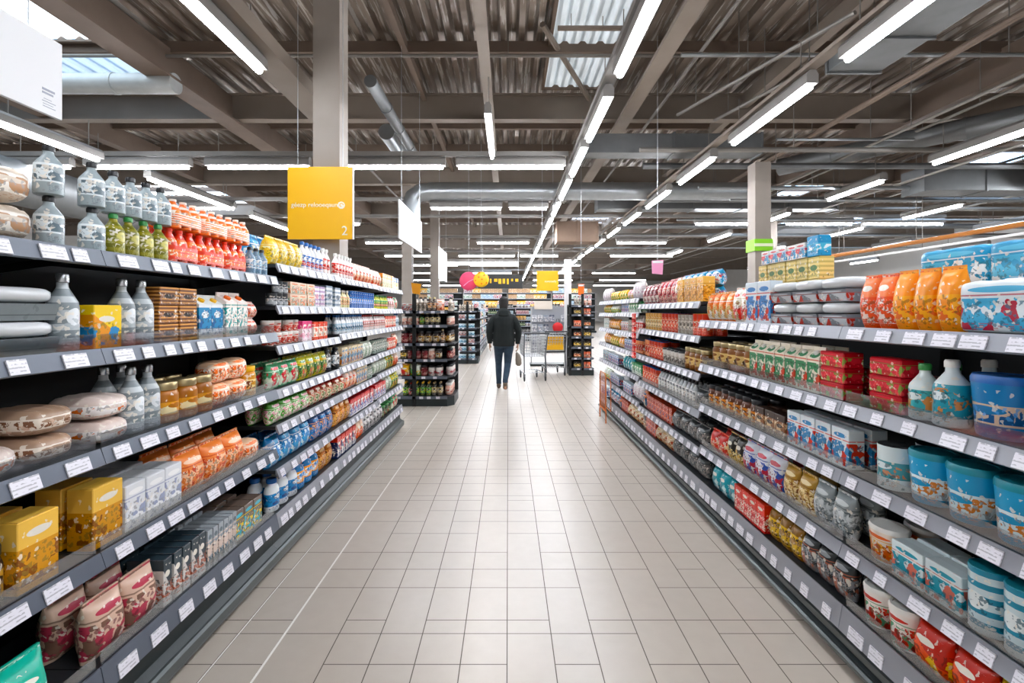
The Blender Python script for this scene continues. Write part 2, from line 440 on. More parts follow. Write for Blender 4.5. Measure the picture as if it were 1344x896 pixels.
trow(19.4, [(-5.6, -3.9), (-1.2, .8), (4.3, 6.2)], 'crossing over the black racks')
trow(24, [(-6, -3.4), (-2.4, .3), (.6, 2.4), (5, 8)], 'crossing over the far counters')
trow(35, [(-7, -4.4), (-2.6, .2), (1.8, 4.6), (6, 9)], 'crossing beyond the far shelves')
trow(43, [(-9, -5.4), (-3.0, .4), (2.2, 5.6), (8, 12)], 'crossing near the end of the hall')
trow(52, [(-9, -5), (-3.0, .6), (2.6, 6.6), (9, 14)], 'last crossing at the end of the hall')
trow(29, [(-6, -3), (-2.2, .6), (1.5, 4.2)], 'crossing just past the far shelves')
o = thing('ceiling_light', 'large bright rectangular light box far down over the aisle', 'ceiling light', (-1.35, 26.2, 4.0))
MB().box(-1.9, 1.9, -.6, .6, .05, .2).obj('housing', M['housing'], o)
MB().box(-1.85, 1.85, -.55, .55, 0, .049).obj('diffuser', emit('light box diffuser', '#eaf4ff', 5), o)

# ------------------------------------------------------------------ ducts, pipes, rails
def duct(name, pts, r, label, m, seg=18, ribs=True, cat='duct'):
    t = thing(name, label, cat)
    MB().tube(pts, r, seg).obj('duct_shell', m, t, .6)
    if ribs:
        P = [Vector(p) for p in pts]; a, b = P[0], P[-1]; n = 0
        for q, w in zip(P[:-1], P[1:]):
            L = (w-q).length; k = int(L/1.2)
            for i in range(1, k+1):
                if n > 25: break
                c = q+(w-q)*(i/(k+1)); d = (w-q).normalized()*.03
                MB().tube([c-d, c+d], r+.012, seg).obj('clamp_ring', m, t, .6); n += 1
    return t
duct('ceiling_duct', [(-2.5, 12.75, 3.62), (-2.5, 12.75, 4.25), (-2.45, 12.75, 4.45), (-2.3, 12.75, 4.56), (-2.0, 12.75, 4.6), (6.2, 12.75, 4.6)], .225, 'shiny silver round duct crossing the aisle with a bent end', M['galv'])
duct('ceiling_duct', [(-2.13, 7.6, 5.05), (-2.13, 11.6, 5.05)], .1, 'slim pale round duct along the roof beside the column', M['dullduct'])
duct('ceiling_duct', [(-2.55, 10.3, 5.25), (-2.55, 12.6, 5.25)], .17, 'short thick round duct behind the slim pale duct', M['galv'])
duct('ceiling_duct', [(-12, 8.45, 5.4), (-5.7, 8.45, 5.4)], .17, 'white round duct crossing under the skylight', worn('pale duct', '#c9cccb', '#a3a7a8', .4, .2))
duct('ceiling_duct', [(-9.2, 7.5, 3.9), (-9.2, 16, 3.9)], .42, 'large dark ribbed duct above the shelf tops by the skylight', M['dullduct'])
duct('ceiling_duct', [(6.6, 12.0, 5.0), (9.5, 8.6, 5.0)], .2, 'grey round duct slanting under the roof over the tissue packs', M['dullduct'])
def rect_duct(x0, x1, y0, y1, z0, z1, label, m):
    t = thing('ceiling_duct', label, 'duct', ((x0+x1)/2, (y0+y1)/2, z0)); w, d = (x1-x0)/2, (y1-y0)/2
    MB().box(-w, w, -d, d, 0, z1-z0).obj('duct_shell', m, t, bevel=.01)
    n = max(2, int(max(w, d)*2/1.3))
    for i in range(n+1):
        if w > d:
            c = -w+2*w*i/n; MB().box(c-.02, c+.02, -d-.025, d+.025, -.025, z1-z0+.025).obj('flange', m, t)
        else:
            c = -d+2*d*i/n; MB().box(-w-.025, w+.025, c-.02, c+.02, -.025, z1-z0+.025).obj('flange', m, t)
rect_duct(1.55, 5.0, 9.7, 10.1, 4.62, 5.0, 'long grey rectangular duct crossing beside the central light row', M['dullduct'])
rect_duct(4.35, 5.05, 5.0, 6.7, 4.75, 5.05, 'flat wide grey duct above the row of tube lights', M['dullduct'])
rect_duct(2.6, 9.5, 14.2, 14.7, 4.45, 4.8, 'rectangular duct far off crossing above the gold boxes', M['dullduct'])
rect_duct(1.7, 3.1, 17.0, 17.8, 3.9, 4.6, 'brown box-shaped air unit hanging over the aisle', worn('brown casing', '#8a7362', '#725d4e', .6))
rect_duct(9.3, 13.5, 11.0, 11.6, 4.2, 4.7, 'grey corrugated duct beyond the orange cable rail', M['dullduct'])
def pipe(pts, r, label, m=None, name='ceiling_pipe', cat='pipe'):
    t = thing(name, label, cat)
    MB().tube(pts, r, 8).obj('pipe_run', m or M['pipe'], t, .6)
    a, b = Vector(pts[0]), Vector(pts[-1])
    for f in (.15, .5, .85):
        c = a+(b-a)*f
        if c.z < CEIL-.1: MB().box(c.x-.006, c.x+.006, c.y-.006, c.y+.006, c.z+r*.6, CEIL-.02).obj('hanger_rod', M['pipe'], t)
pipe([(-22, 8.45, 5.88), (22, 8.45, 5.88)], .03, 'thin sprinkler pipe crossing the roof before the first big beam')
pipe([(6.05, -1, 5.0), (6.05, 30, 5.0)], .05, 'dark pipe running lengthwise over the tissue pack shelves', M['brown'])
pipe([(2.5, 9.35, 4.56), (22, 9.35, 4.56)], .05, 'grey pipe crossing right behind the green-banded column line')
pipe([(2.9, 10.6, 4.62), (22, 10.6, 4.62)], .07, 'thick grey pipe crossing just past the grey rectangular duct', M['dullduct'])
pipe([(4.4, 11.4, 4.35), (22, 11.4, 4.35)], .045, 'grey pipe crossing in line with the silver duct', M['galv'])
pipe([(3.9, 13.3, 4.5), (22, 13.3, 4.5)], .07, 'grey pipe crossing beyond the silver duct', M['dullduct'])
pipe([(3.9, 15.7, 4.75), (22, 15.7, 4.75)], .06, 'pale pipe crossing under the second big beam')
pipe([(3.9, 17.4, 4.5), (22, 17.4, 4.5)], .09, 'thick pipe crossing far beyond the second big beam', M['dullduct'])
pipe([(3.9, 20.2, 4.6), (22, 20.2, 4.6)], .09, 'distant thick pipe crossing before the third big beam')
pipe([(-22, 13.6, 4.6), (-2.7, 13.6, 4.6)], .05, 'grey pipe crossing behind the yellow number sign')
pipe([(-22, 17.2, 4.8), (-3.6, 17.2, 4.8)], .06, 'grey pipe crossing behind the brown distant columns')
pipe([(-4, 7.2, 5.6), (-4, 22, 5.6)], .03, 'thin pipe running lengthwise over the orange drink shelves')
pipe([(.55, 7.9, 6.1), (1.7, 10.35, 5.95)], .05, 'pale diagonal brace beside the bright roof panel', M['steel'], 'ceiling_brace', 'brace')
pipe([(.78, 7.75, 5.95), (2.2, 7.75, 5.95)], .04, 'short cross brace over the bright roof panel', M['steel'], 'ceiling_brace', 'brace')
pipe([(3.2, 9.3, 5.2), (4.3, 6.1, 5.2)], .03, 'slim slanting rod over the row of tube lights', M['pipe'])
pipe([(3.9, 9.3, 5.1), (4.6, 7.0, 5.1)], .03, 'second slanting rod beside the flat wide duct', M['pipe'])
pipe([(9.95, 8, 3.18), (9.95, 16, 3.18)], .055, 'orange-brown cable rail running above the blue tissue packs', plain('orange rail', '#a8651c', .5), 'ceiling_rail', 'rail')
pipe([(10.1, 8, 3.02), (10.1, 16, 3.02)], .03, 'white cable tube just under the orange-brown rail', M['white'], 'ceiling_rail', 'rail')
for px, pz, nm in ((7.0, 4.7, 'next to the flat wide duct'), (8.2, 5.1, 'beyond the slanting duct'), (9.1, 4.45, 'beside the orange-brown rail'), (11.0, 4.8, 'outside the orange-brown rail'), (13.2, 4.5, 'outermost on the tissue pack side'), (2.9, 5.4, 'between the two light rows')):
    pipe([(px, 3, pz), (px, 40, pz)], .028, 'thin conduit running lengthwise, '+nm)
for py, pz, xa, xb, nm in ((7.4, 5.35, 2.6, 8.4, 'first over the pillar-side light row'), (9.9, 4.95, 5.4, 18, 'over the green-banded column'), (12.2, 4.25, 5.5, 20, 'near the silver duct end'), (14.6, 4.2, 5.0, 20, 'low over the gold boxes'), (18.6, 4.35, 3.2, 21, 'low over the pink card'), (22.6, 4.4, 3.0, 21, 'far over the pink card')):
    pipe([(xa, py, pz), (xb, py, pz)], .03, 'thin cable tube crossing, '+nm, M['galv'])
o = MB().box(-3.0, -2.62, 1.2, 7.7, LH+.185, LH+.36).obj('ceiling_trunking', M['steel']); tag(o, 'wide beige trunking carrying tube lights towards the column', 'trunking')
o = MB().box(3.55, 3.69, 1.2, 30, LH+.19, LH+.24).obj('ceiling_rail', M['steel']); tag(o, 'thin carrier rail above the row towards the white pillar', 'rail')
o = MB().box(1.19, 1.35, 1.2, 43, LH+.19, LH+.26).obj('ceiling_rail', M['housing']); tag(o, 'carrier rail above the bright central row of lights', 'rail')

# ------------------------------------------------------------------ signs
def text_mesh(txt, size, m, parent, loc, rot, name='lettering', flip=False):
    cu = bpy.data.curves.new('t', 'FONT'); cu.body = txt; cu.size = size; cu.extrude = .0015; cu.align_x = 'LEFT'
    o = bpy.data.objects.new('t', cu); C.objects.link(o)
    dg = bpy.context.evaluated_depsgraph_get(); me = bpy.data.meshes.new_from_object(o.evaluated_get(dg))
    bpy.data.objects.remove(o); me.materials.clear(); me.materials.append(m)
    p = link(name, me, parent); p.location = loc; p.rotation_euler = rot
    return p
Ys = 6.0
def yellow_sign():
    k = Ys/646; x0, x1 = (378-667)*k, (463-667)*k; z0, z1 = H+(408-314)*k, H+(408-219)*k
    t = thing('hanging_sign', 'large yellow hanging sign with white number 2 in front of column', 'sign', (x0, Ys, z0))
    w, h = x1-x0, z1-z0
    MB().box(0, w, -.012, .012, 0, h).obj('sign_board', M['yellow'], t, bevel=.003)
    MB().box(w, w+.012, -.015, .015, 0, h).obj('edge_strip', M['white'], t)
    text_mesh('g\u00e9ezp relooeqaunl', .079, M['lettering'], t, (.045, -.0145, h*.445), (PI/2, 0, 0))
    text_mesh('2', .16, M['lettering'], t, (w-.135, -.0145, .05), (PI/2, 0, 0), 'number')
    e = MB().lathe([(.044, 0), (.044, .003)], 24).obj('emblem', M['lettering'], t); e.location = (w-.185+.05, -.0125, h*.468); e.rotation_euler = (PI/2, 0, 0)
    s2 = MB().tube([(.026*math.cos(a)*(1-.1*a), .026*math.sin(a)*(1-.1*a), .0045) for a in [i*.45 for i in range(12)]], .0045, 6).obj('swirl', M['yellow'], e)
    for xx in (.12, w-.12): MB().tube([(xx, 0, h), (xx, 0, CEIL-z0)], .004, 6).obj('suspension_wire', M['wire'], t)
yellow_sign()
def far_sign():
    Y = 12.6; k = Y/646; x0, x1 = (704.5-667)*k, (733-667)*k; z0, z1 = H+(408-381.5)*k, H+(408-355.5)*k
    t = thing('hanging_sign', 'smaller yellow hanging sign far down the aisle with one line of lettering', 'sign', (x0, Y, z0))
    w, h = x1-x0, z1-z0
    MB().box(0, w, -.012, .012, 0, h).obj('sign_board', M['yellow'], t, bevel=.003)
    text_mesh('nonooelly', .075, M['lettering'], t, (w*.36, -.0145, h*.43), (PI/2, 0, 0))
    for xx in (.14, w-.14): MB().tube([(xx, 0, h), (xx, 0, CEIL-z0)], .005, 6).obj('suspension_wire', M['wire'], t)
far_sign()
def white_panel(x, y0, y1, z0, z1, label, txt=False, slope=0):
    t = thing('hanging_sign', label, 'sign', (x, y0, z0)); d, h = y1-y0, z1-z0
    MB().box(-.012, .012, 0, d, 0, h).obj('sign_board', M['white'], t, bevel=.003)
    if txt:
        g = plain('grey print', '#a2a6b4', .6)
        for zz, a, b, th in ((.135, .05, .13, .013), (.115, .06, .13, .011), (.085, .07, .12, .003), (.07, .045, .13, .004), (.055, .06, .125, .003), (.04, .045, .125, .004)):
            MB().box(.0125, .0135, d-b, d-a, zz, zz+th).obj('printed_line', g, t)
    for yy in (.2, d-.2): MB().tube([(0, yy, h), (0, yy, CEIL-z0)], .004, 6).obj('suspension_wire', M['wire'], t)
white_panel(-2.73, 1.5, 3.0, 2.66, 3.12, 'blank white hanging panel with small grey print, near the skylight', True)
white_panel(-1.8, 8.1, 10.2, 2.70, 3.34, 'grey-white hanging panel under the bent duct end')
white_panel(-2.15, 15.2, 17.2, 2.5, 3.5, 'white hanging panel beside the brown distant column')
def disc(x, y, z, r, m, label, motif, m2):
    t = thing('hanging_sign', label, 'sign', (x, y, z))
    prof = [(r*math.cos(a), .06*math.sin(a)) for a in [(-PI/2+.02)+i*(PI-.04)/10 for i in range(11)]]
    o = MB().lathe(prof, 28).obj('disc', m, t, .8); o.rotation_euler = (PI/2, 0, 0)
    motif(t, m2)
    MB().tube([(0, 0, r-.01), (0, 0, CEIL-z)], .004, 6).obj('suspension_wire', M['wire'], t)
def streak(t, m): MB().tube([(-.12, -.058, -.12), (0, -.064, -.02), (.12, -.058, .04)], .012, 6).obj('streak', m, t)
def spots(t, m):
    for i in range(9):
        a = i*2.4; q = .04*math.sqrt(i*2.2)+.02
        o = MB().lathe([(.02, -.004), (.02, .004)], 10).obj('spot', m, t); o.location = (q*math.cos(a), -.06*math.sqrt(max(0, 1-(q/.19)**2))-.001, q*math.sin(a)); o.rotation_euler = (PI/2, 0, 0)
disc(-.98, 12.2, 2.24, .23, plain('pink disc', '#ea4470', .4), 'round pink hanging disc sign beside the yellow disc', streak, M['pinkc'])
disc(-.66, 12.05, 2.27, .19, plain('yellow disc', '#f6c016', .4), 'round yellow spotted hanging disc sign beside the pink disc', spots, M['orange'])
def pennant(x, y, z, w, h, m, label):
    t = thing('hanging_sign', label, 'sign', (x, y, z))
    MB().add([(-w/2, 0, h), (w/2, 0, h*1.05), (w/2*.85, 0, 0), (-w/2*.9, 0, .02), (-w/2, .01, h), (w/2, .01, h*1.05), (w/2*.85, .01, 0), (-w/2*.9, .01, .02)], [(0, 3, 2, 1), (4, 5, 6, 7), (0, 1, 5, 4), (2, 3, 7, 6), (0, 4, 7, 3), (1, 2, 6, 5)]).obj('sign_board', m, t)
    MB().box(-w/2*.85, w/2*.9, -.004, 0, h*.82, h*.98).obj('printed_strip', M['white'], t)
    MB().tube([(0, .005, h), (0, .005, CEIL-z)], .004, 6).obj('suspension_wire', M['wire'], t)
pennant(1.72, 11.6, 1.86, .15, .27, M['orange'], 'small orange pennant hanging over the right-hand dark rack'.replace('right-hand ', 'orange-stocked '))
pennant(2.55, 8.4, 2.12, .2, .24, M['pinkc'], 'small pink card hanging above the red bags')

# ------------------------------------------------------------------ shelving bays
def curve_tag_positions(W, r, gap):
    p = []; x = r.uniform(.02, .06)
    while x < W-.09:
        p.append(x); x += r.uniform(*gap)
    return p
_tagm = {}
def tag_mesh(w, h):
    k = (round(w, 3), h)
    if k not in _tagm: _tagm[k] = MB().box(0, w, -.004, 0, 0, h).mesh('price_tag', M['tag'])
    return _tagm[k]
def bay(name, label, X, y0, y1, side, tops, rail, depth=.5, base=(.22, .30), lip=.048, guards=(), seed=0, step=False, backtop=None, tags=True, rot=None):
    W = y1-y0; r = random.Random(seed)
    if rot is not None: t = thing(name, label, 'shelving', (y0, X, 0), rot)
    elif side == 'L': t = thing(name, label, 'shelving', (-X, y0, 0), PI/2, 'shelving bays along the aisle')
    else: t = thing(name, label, 'shelving', (X, y1, 0), -PI/2, 'shelving bays along the aisle')
    top = backtop or max(tops)+.02
    MB().box(0, W, depth, depth+.02, .05, top).obj('rear_panel', M['backp'], t)
    for x in (.0, W-.03): MB().box(x, x+.03, depth-.05, depth-.001, 0, top).obj('upright', M['black'], t)
    bz0, bz1 = base
    pl = MB()
    pl.prism([(.03, 0), (.03, .03), (.0, .05), (.0, bz0*.45), (.03, bz0*.55), (.03, bz0-.02), (.01, bz0-.01), (.01, bz0), (depth-.06, bz0), (depth-.06, 0)], 0, W)
    p = pl.obj('plinth', M['plinth'], t)
    MB().prism([(-.018, .035), (-.022, .05), (-.022, bz0*.4), (-.012, bz0*.45), (-.001, bz0*.45), (-.001, .035)], 0, W).obj('bumper_strip', M['bumper'], p)
    if step: MB().prism([(.0, bz0*.62), (-.006, bz0*.68), (-.006, bz0*.86), (.012, bz0*.9), (.028, bz0*.9), (.028, bz0*.62)], 0, W).obj('bumper_strip', M['bumper'], p)
    for i, zt in enumerate(tops+[bz1]):
        isb = i == len(tops); lh = (bz1-bz0) if isb else lip
        s = MB().box(.002, W-.002, .012, depth-.051, zt-.022, zt-.002).obj('shelf', M['shelf'], t)
        if not isb:
            for x in (.06, W-.06): MB().prism([(depth-.052, zt-.023), (.1, zt-.023), (depth-.052, zt-.075)], x-.003, x+.003).obj('bracket', M['black'], s)
        # tilted ticket rail
        MB().prism([(.012, zt+.004), (.006, zt+.004), (-.012, zt-lh), (-.006, zt-lh-.004), (.012, zt-.02)], 0.001, W-.001).obj('price_rail', rail, s)
        tilt = math.atan2(.018, lh+.004)
        for x in (curve_tag_positions(W, r, (.1, .17)) if tags else ()):
            w = r.choice((.055, .07, .085))
            o = link('price_tag', tag_mesh(w, min(lh*.9, .05)), s)
            o.location = (x, -.0125, zt-lh+.002); o.rotation_euler = (-tilt, 0, 0)
        if i in guards:
            MB().box(.01, W-.01, .014, .016, zt+.001, zt+.052).obj('clear_guard', M['film'], s)
    return t
LX, RX = 1.36, 1.42
near_tops = [1.70, 1.37, 1.035, .685]
far_tops = [1.78, 1.53, 1.29, 1.03, .82, .56]
BAYS = {}
def addbay(key, where, label, X, y0, y1, side, tops, rail, **k):
    b = bay('shelving_bay', label, X, y0, y1, side, tops, rail, **k)
    BAYS[key] = dict(X=X, y0=y0, y1=y1, side=side, tops=tops+[k.get('base', (.22, .30))[1]], where=where, depth=k.get('depth', .5))
RL, RD = M['rail'], M['railD']
addbay('L0', 'bay under white hanging panel', 'tall dark shelving bay under the blank white hanging panel', LX, .4, 1.65, 'L', near_tops, RD, guards=(1, 2, 3, 4), seed=1)
addbay('L1', 'bay topped with orange drinks', 'tall dark shelving bay topped with orange and red drink packs', LX, 1.651, 2.9, 'L', near_tops, RD, guards=(1, 2, 3, 4), seed=2)
addbay('L2', 'bay under yellow number sign', 'shelving bay with yellow packs on top, under the large yellow number sign', LX, 2.901, 3.98, 'L', far_tops, RL, seed=3)
addbay('L3', 'bay just past yellow sign', 'shelving bay just past the yellow number sign, before the bay touching the rack', LX, 3.981, 5.13, 'L', [1.77, 1.525, 1.31, 1.04, .82, .56], RL, seed=4)
addbay('L4', 'bay touching black bottle rack', 'last shelving bay of its row, touching the black rack of bottles', LX, 5.131, 6.33, 'L', [1.76, 1.52, 1.31, 1.05, .83, .57], RL, seed=5)
rb = dict(base=(.145, .24), step=True)
rt = [1.43, 1.11, .815, .505]
addbay('R0', 'bay topped with tissue packs', 'shelving bay topped with big white and blue tissue packs', RX, .55, 2.1, 'R', rt, RL, guards=(1, 2, 3, 4), seed=6, **rb)
addbay('R1', 'bay topped with beige boxes', 'shelving bay topped with beige boxes and grey lidded trays', RX, 2.101, 3.655, 'R', rt, RL, guards=(1, 2, 3), seed=7, **rb)
addbay('R2', 'bay topped with red bags', 'shelving bay topped with red bags and gold boxes', RX, 3.656, 5.36, 'R', [1.57, 1.31, 1.03, .75, .475], RL, guards=(3,), seed=8, **rb)
addbay('R3', 'bay with red hanging strip', 'shelving bay with a red strip hanging down its edge', RX, 5.361, 6.5, 'R', [1.64, 1.48, 1.25, 1.03, .78, .5], RL, seed=9, **rb)
addbay('R4', 'bay ending near white pillar', 'last shelving bay before the white pillar and the orange-stocked rack', RX, 6.501, 7.65, 'R', [1.64, 1.47, 1.25, 1.03, .78, .5], RL, seed=10, **rb)

# ------------------------------------------------------------------ products
CAPS = {'w': 'capw', 'r': 'capr', 'b': 'capb', 'y': 'capy', 'k': 'capk', 'g': 'capg', 'o': 'capo', 't': 'capt', 'm': 'capm', 's': 'caps'}
def grid_box(w, d, h, nx, ny, nz, fn):
    """closed box surface of small quads, each point moved by fn(u,v,w) with u,v,w in -1..1"""
    mb = MB(); idx = {}; vs = []; fs = []
    def vid(i, j, k):
        if (i, j, k) not in idx:
            p = fn(2*i/nx-1, 2*j/ny-1, 2*k/nz-1); idx[(i, j, k)] = len(vs); vs.append((p[0]*w/2, p[1]*d/2, (p[2]+1)*h/2))
        return idx[(i, j, k)]
    for i in range(nx):
        for j in range(ny):
            for k in (0, nz): fs.append((vid(i, j, k), vid(i+1, j, k), vid(i+1, j+1, k), vid(i, j+1, k)))
    for i in range(nx):
        for k in range(nz):
            for j in (0, ny): fs.append((vid(i, j, k), vid(i+1, j, k), vid(i+1, j, k+1), vid(i, j, k+1)))
    for j in range(ny):
        for k in range(nz):
            for i in (0, nx): fs.append((vid(i, j, k), vid(i, j+1, k), vid(i, j+1, k+1), vid(i, j, k+1)))
    return mb.add(vs, fs)
def sup(u, v, w, p=5.0):
    n = (abs(u)**p+abs(v)**p+abs(w)**p)**(1/p); m = max(abs(u), abs(v), abs(w))
    s = m/n if n > 1e-6 else 1
    return u*s, v*s, w*s

def make(shape, w, d, h, mat, cap, seg=14):
    """parts of one product, base centre at the origin, printed face towards -y"""
    r = w/2; sy = d/w; P = []
    cm = M[CAPS[cap]] if cap else None
    if shape == 'bottle':
        body = [(r*.86, 0), (r*.98, h*.02), (r, h*.05), (r, h*.56), (r*.93, h*.63), (r*.6, h*.74), (r*.36, h*.82), (r*.34, h*.88)]
        P.append(('body', MB().lathe(body, seg, sy=sy).mesh('body', mat, .7)))
        c = r*.42
        P.append(('cap', MB().lathe([(c, h*.885), (c, h*.97), (c*.85, h), (.001, h)], 12).mesh('cap', cm, .7)))
    elif shape == 'jug':          # flat shouldered bottle with a big cap and a moulded grip
        body = [(r*.9, 0), (r, h*.03), (r, h*.5), (r*.97, h*.62), (r*.8, h*.76), (r*.46, h*.83), (r*.42, h*.86)]
        P.append(('body', MB().lathe(body, 16, sy=sy).mesh('body', mat, .7)))
        P.append(('cap', MB().lathe([(r*.5, h*.86), (r*.5, h*.96), (r*.42, h), (.001, h)], 12).mesh('cap', cm, .7)))
        P.append(('grip', MB().tube([(r*.86, 0, h*.5), (r*1.02, 0, h*.62), (r*.86, 0, h*.76), (r*.5, 0, h*.8)], r*.11, 6).mesh('grip', mat, .7)))
    elif shape == 'jar':
        body = [(r*.9, 0), (r, h*.04), (r, h*.68), (r*.9, h*.78), (r*.82, h*.8), (r*.82, h*.83)]
        P.append(('body', MB().lathe(body, seg, sy=sy).mesh('body', mat, .7)))
        P.append(('lid', MB().lathe([(r*.9, h*.815), (r*.92, h*.83), (r*.92, h*.98), (r*.88, h), (.001, h)], seg).mesh('lid', cm, .7)))
    elif shape == 'can':
        body = [(r*.93, 0), (r, h*.02), (r*.985, h*.05), (r*.985, h*.95), (r, h*.965), (r, h*.99)]
        P.append(('body', MB().lathe(body, seg).mesh('body', mat, .6)))
        P.append(('lid', MB().lathe([(r, h*.991), (r*.97, h), (r*.9, h), (r*.87, h*.993), (.001, h*.993)], seg).mesh('lid', cm or M['caps'], .6)))
    elif shape == 'tub':
        P.append(('body', MB().lathe([(r*.8, 0), (r*.84, h*.03), (r*.97, h*.82), (r*.98, h*.87)], seg, sy=sy).mesh('body', mat, .6)))
        P.append(('lid', MB().lathe([(r, h*.871), (r, h*.95), (r*.94, h), (r*.8, h), (r*.78, h*.985), (.001, h*.985)], seg, sy=sy).mesh('lid', cm, .6)))
    elif shape == 'box':
        P.append(('body', MB().box(-w/2, w/2, -d/2, d/2, 0, h*.995).mesh('body', mat, None, min(w, d, h)*.03, 1)))
        P.append(('flap', MB().box(-w*.47, w*.47, -d*.47, d*.03, h*.9955, h).mesh('flap', mat)))
    elif shape == 'carton':
        mb = MB().box(-w/2, w/2, -d/2, d/2, 0, h*.78)
        mb.add([(-w/2, -d/2, h*.781), (w/2, -d/2, h*.781), (w/2, d/2, h*.781), (-w/2, d/2, h*.781), (-w/2, 0, h*.93), (w/2, 0, h*.93)], [(0, 1, 5, 4), (3, 4, 5, 2), (0, 4, 3), (1, 2, 5), (0, 3, 2, 1)])
        mb.box(-w/2, w/2, -.003, .003, h*.925, h)
        P.append(('body', mb.mesh('body', mat)))
        P.append(('cap', MB().tube([(0, -d*.22, h*.845), (0, -d*.3, h*.9)], min(w, d)*.17, 10).mesh('cap', cm, .7)))
    elif shape == 'bag':
        def fn(u, v, q):
            t = (q+1)/2; e = min(1, max(.04, math.sin(PI*min(1, max(0, t*.93+.06)))**.55))
            edge = (1-abs(u)**4)**.5 if abs(u) < 1 else 0
            return u*(1-.06*math.sin(PI*t)), v*e*(.25+.75*edge)*(1+.05*math.sin(9*u+5*t)), q
        P.append(('body', grid_box(w, d, h*.94, 8, 2, 8, fn).mesh('body', mat, 1.0)))
        P.append(('seal', MB().box(-w*.49, w*.49, -.003, .003, h*.935, h).mesh('seal', mat)))
    elif shape == 'loaf':         # soft pack lying down, gathered end
        def fn(u, v, q):
            a, b, c = sup(u, v, q, 3.2); return a, b*(1+.03*math.sin(14*u)), c*(1-.08*(1+math.sin(11*u))*(q > 0))
        P.append(('body', grid_box(w, d, h, 12, 6, 5, fn).mesh('body', mat, 1.2)))
        P.append(('seal', MB().box(w*.478, w*.51, -d*.3, d*.3, h*.42, h*.5).mesh('seal', mat)))
    elif shape == 'rolls':        # film-wrapped pack of rolls
        def fn(u, v, q):
            a, b, c = sup(u, v, q, 11)
            bump = .04*abs(math.sin(PI*1.5*(u+1))); bz = .05*abs(math.sin(PI*(q+1)))
            return a, b*(.92+bump+.03*abs(math.sin(PI*(q+1)))), c*(.95+bump) if q > .6 else c
        P.append(('body', grid_box(w, d, h, 18, 4, 12, fn).mesh('body', mat, 1.2)))
        P.append(('carry_strip', MB().tube([(-w*.2, 0, h*.95), (-w*.12, 0, h*.995), (w*.12, 0, h*.995), (w*.2, 0, h*.95)], .005, 6).mesh('carry_strip', M['white'])))
    elif shape == 'tray':         # shallow tray with a domed lid
        P.append(('base', MB().prism([(-d*.42, 0), (-d*.5, h*.5), (d*.5, h*.5), (d*.42, 0)], -w*.48, w*.48).mesh('base', mat)))
        def fn(u, v, q): return sup(u, v, q, 4)
        m = MB(); g = grid_box(w, d, h*.49, 8, 6, 4, fn); m.add([(a, b, c+h*.505) for a, b, c in g.v], g.f)
        P.append(('lid', m.mesh('lid', M['lidgrey'], 1.2)))
    elif shape == 'pack':         # shrink-wrapped bottles, three across and two deep
        br = w/6*.97
        for i in range(3):
            for j in range(2):
                cx, cy = (i-1)*w/3, (j-.5)*br*2.02
                pr = [(br*.85, 0), (br, h*.03), (br, h*.55), (br*.9, h*.64), (br*.42, h*.84), (br*.38, h*.9), (br*.44, h*.905), (br*.44, h*.99), (.001, h)]
                P.append(('bottle', MB().lathe(pr, 10, cx, cy).mesh('bottle', [mat], .7)))
        q = MB(); a, b = w/2*1.005, br*2.05
        rr = br; pts = []
        for sx, sy_, s0 in ((1, -1, -PI/2), (1, 1, 0), (-1, 1, PI/2), (-1, -1, PI)):
            for k in range(4):
                t = s0+k*PI/6; pts.append((sx*(a-rr)+rr*math.cos(t), sy_*(b-rr)+rr*math.sin(t)))
        n = len(pts); q.add([(x, y, h*.12) for x, y in pts]+[(x, y, h*.5) for x, y in pts], [(i, (i+1) % n, n+(i+1) % n, n+i) for i in range(n)])
        P.append(('wrap', q.mesh('wrap', mat, 1.0)))
    elif shape == 'multi':        # sleeve holding three cans or pots across, two or three high
        P.append(('sleeve', MB().box(-w/2, w/2, -d*.44, d*.46, 0, h).mesh('sleeve', mat, None, .004, 1)))
        for i in range(3): P.append(('pot', MB().lathe([(w*.13, h*.06), (w*.145, h*.1), (w*.145, h*.8), (w*.13, h*.86)], 12, (i-1)*w*.31, -d*.2).mesh('pot', mat, .7)))
    return P
M['lidgrey'] = plain('frosted lid', '#c9ccce', .15)

# key: shape, object name, description, w, d, h, base, accent, ink, style, cap
PD = {}
def P(key, shape, name, desc, w, d, h, base, acc, ink, style='band', cap=None, cat=None, rough=.32):
    PD[key] = dict(shape=shape, name=name, desc=desc, w=w, d=d, h=h, mat=(base, acc, ink, style, rough), cap=cap, cat=cat or name.split('_')[-1], parts=None)
# soft drink and water
P('ordk', 'pack', 'drink_pack', 'orange-and-white six-pack', .2, .135, .125, '#f5762a', '#fff0e2', '#f08a1c', 'stripe')
P('rddk', 'pack', 'drink_pack', 'red-and-orange six-pack', .2, .135, .15, '#e63a1c', '#f47a1e', '#fbe9d6', 'band')
P('grnb', 'bottle', 'oil_bottle', 'olive-green bottle', .07, .07, .15, '#6f6e1c', '#8f8a2c', '#c8c070', 'stripe', 'g')
P('clrb', 'bottle', 'water_bottle', 'silvery-clear bottle', .075, .075, .155, '#98a4a8', '#dfe7ea', '#5f7078', 'band', 'k')
P('grsb', 'bottle', 'water_bottle', 'silver-grey bottle', .085, .085, .25, '#7f888c', '#b9c0c3', '#e6eaec', 'stripe', 's')
P('blub', 'bottle', 'water_bottle', 'grey-blue bottle', .06, .06, .15, '#6d8aa0', '#c4d8e4', '#31536e', 'band', 'k')
P('beig', 'loaf', 'bread_pack', 'beige soft pack', .2, .2, .11, '#cdbfae', '#eee8e0', '#b28a6a', 'band')
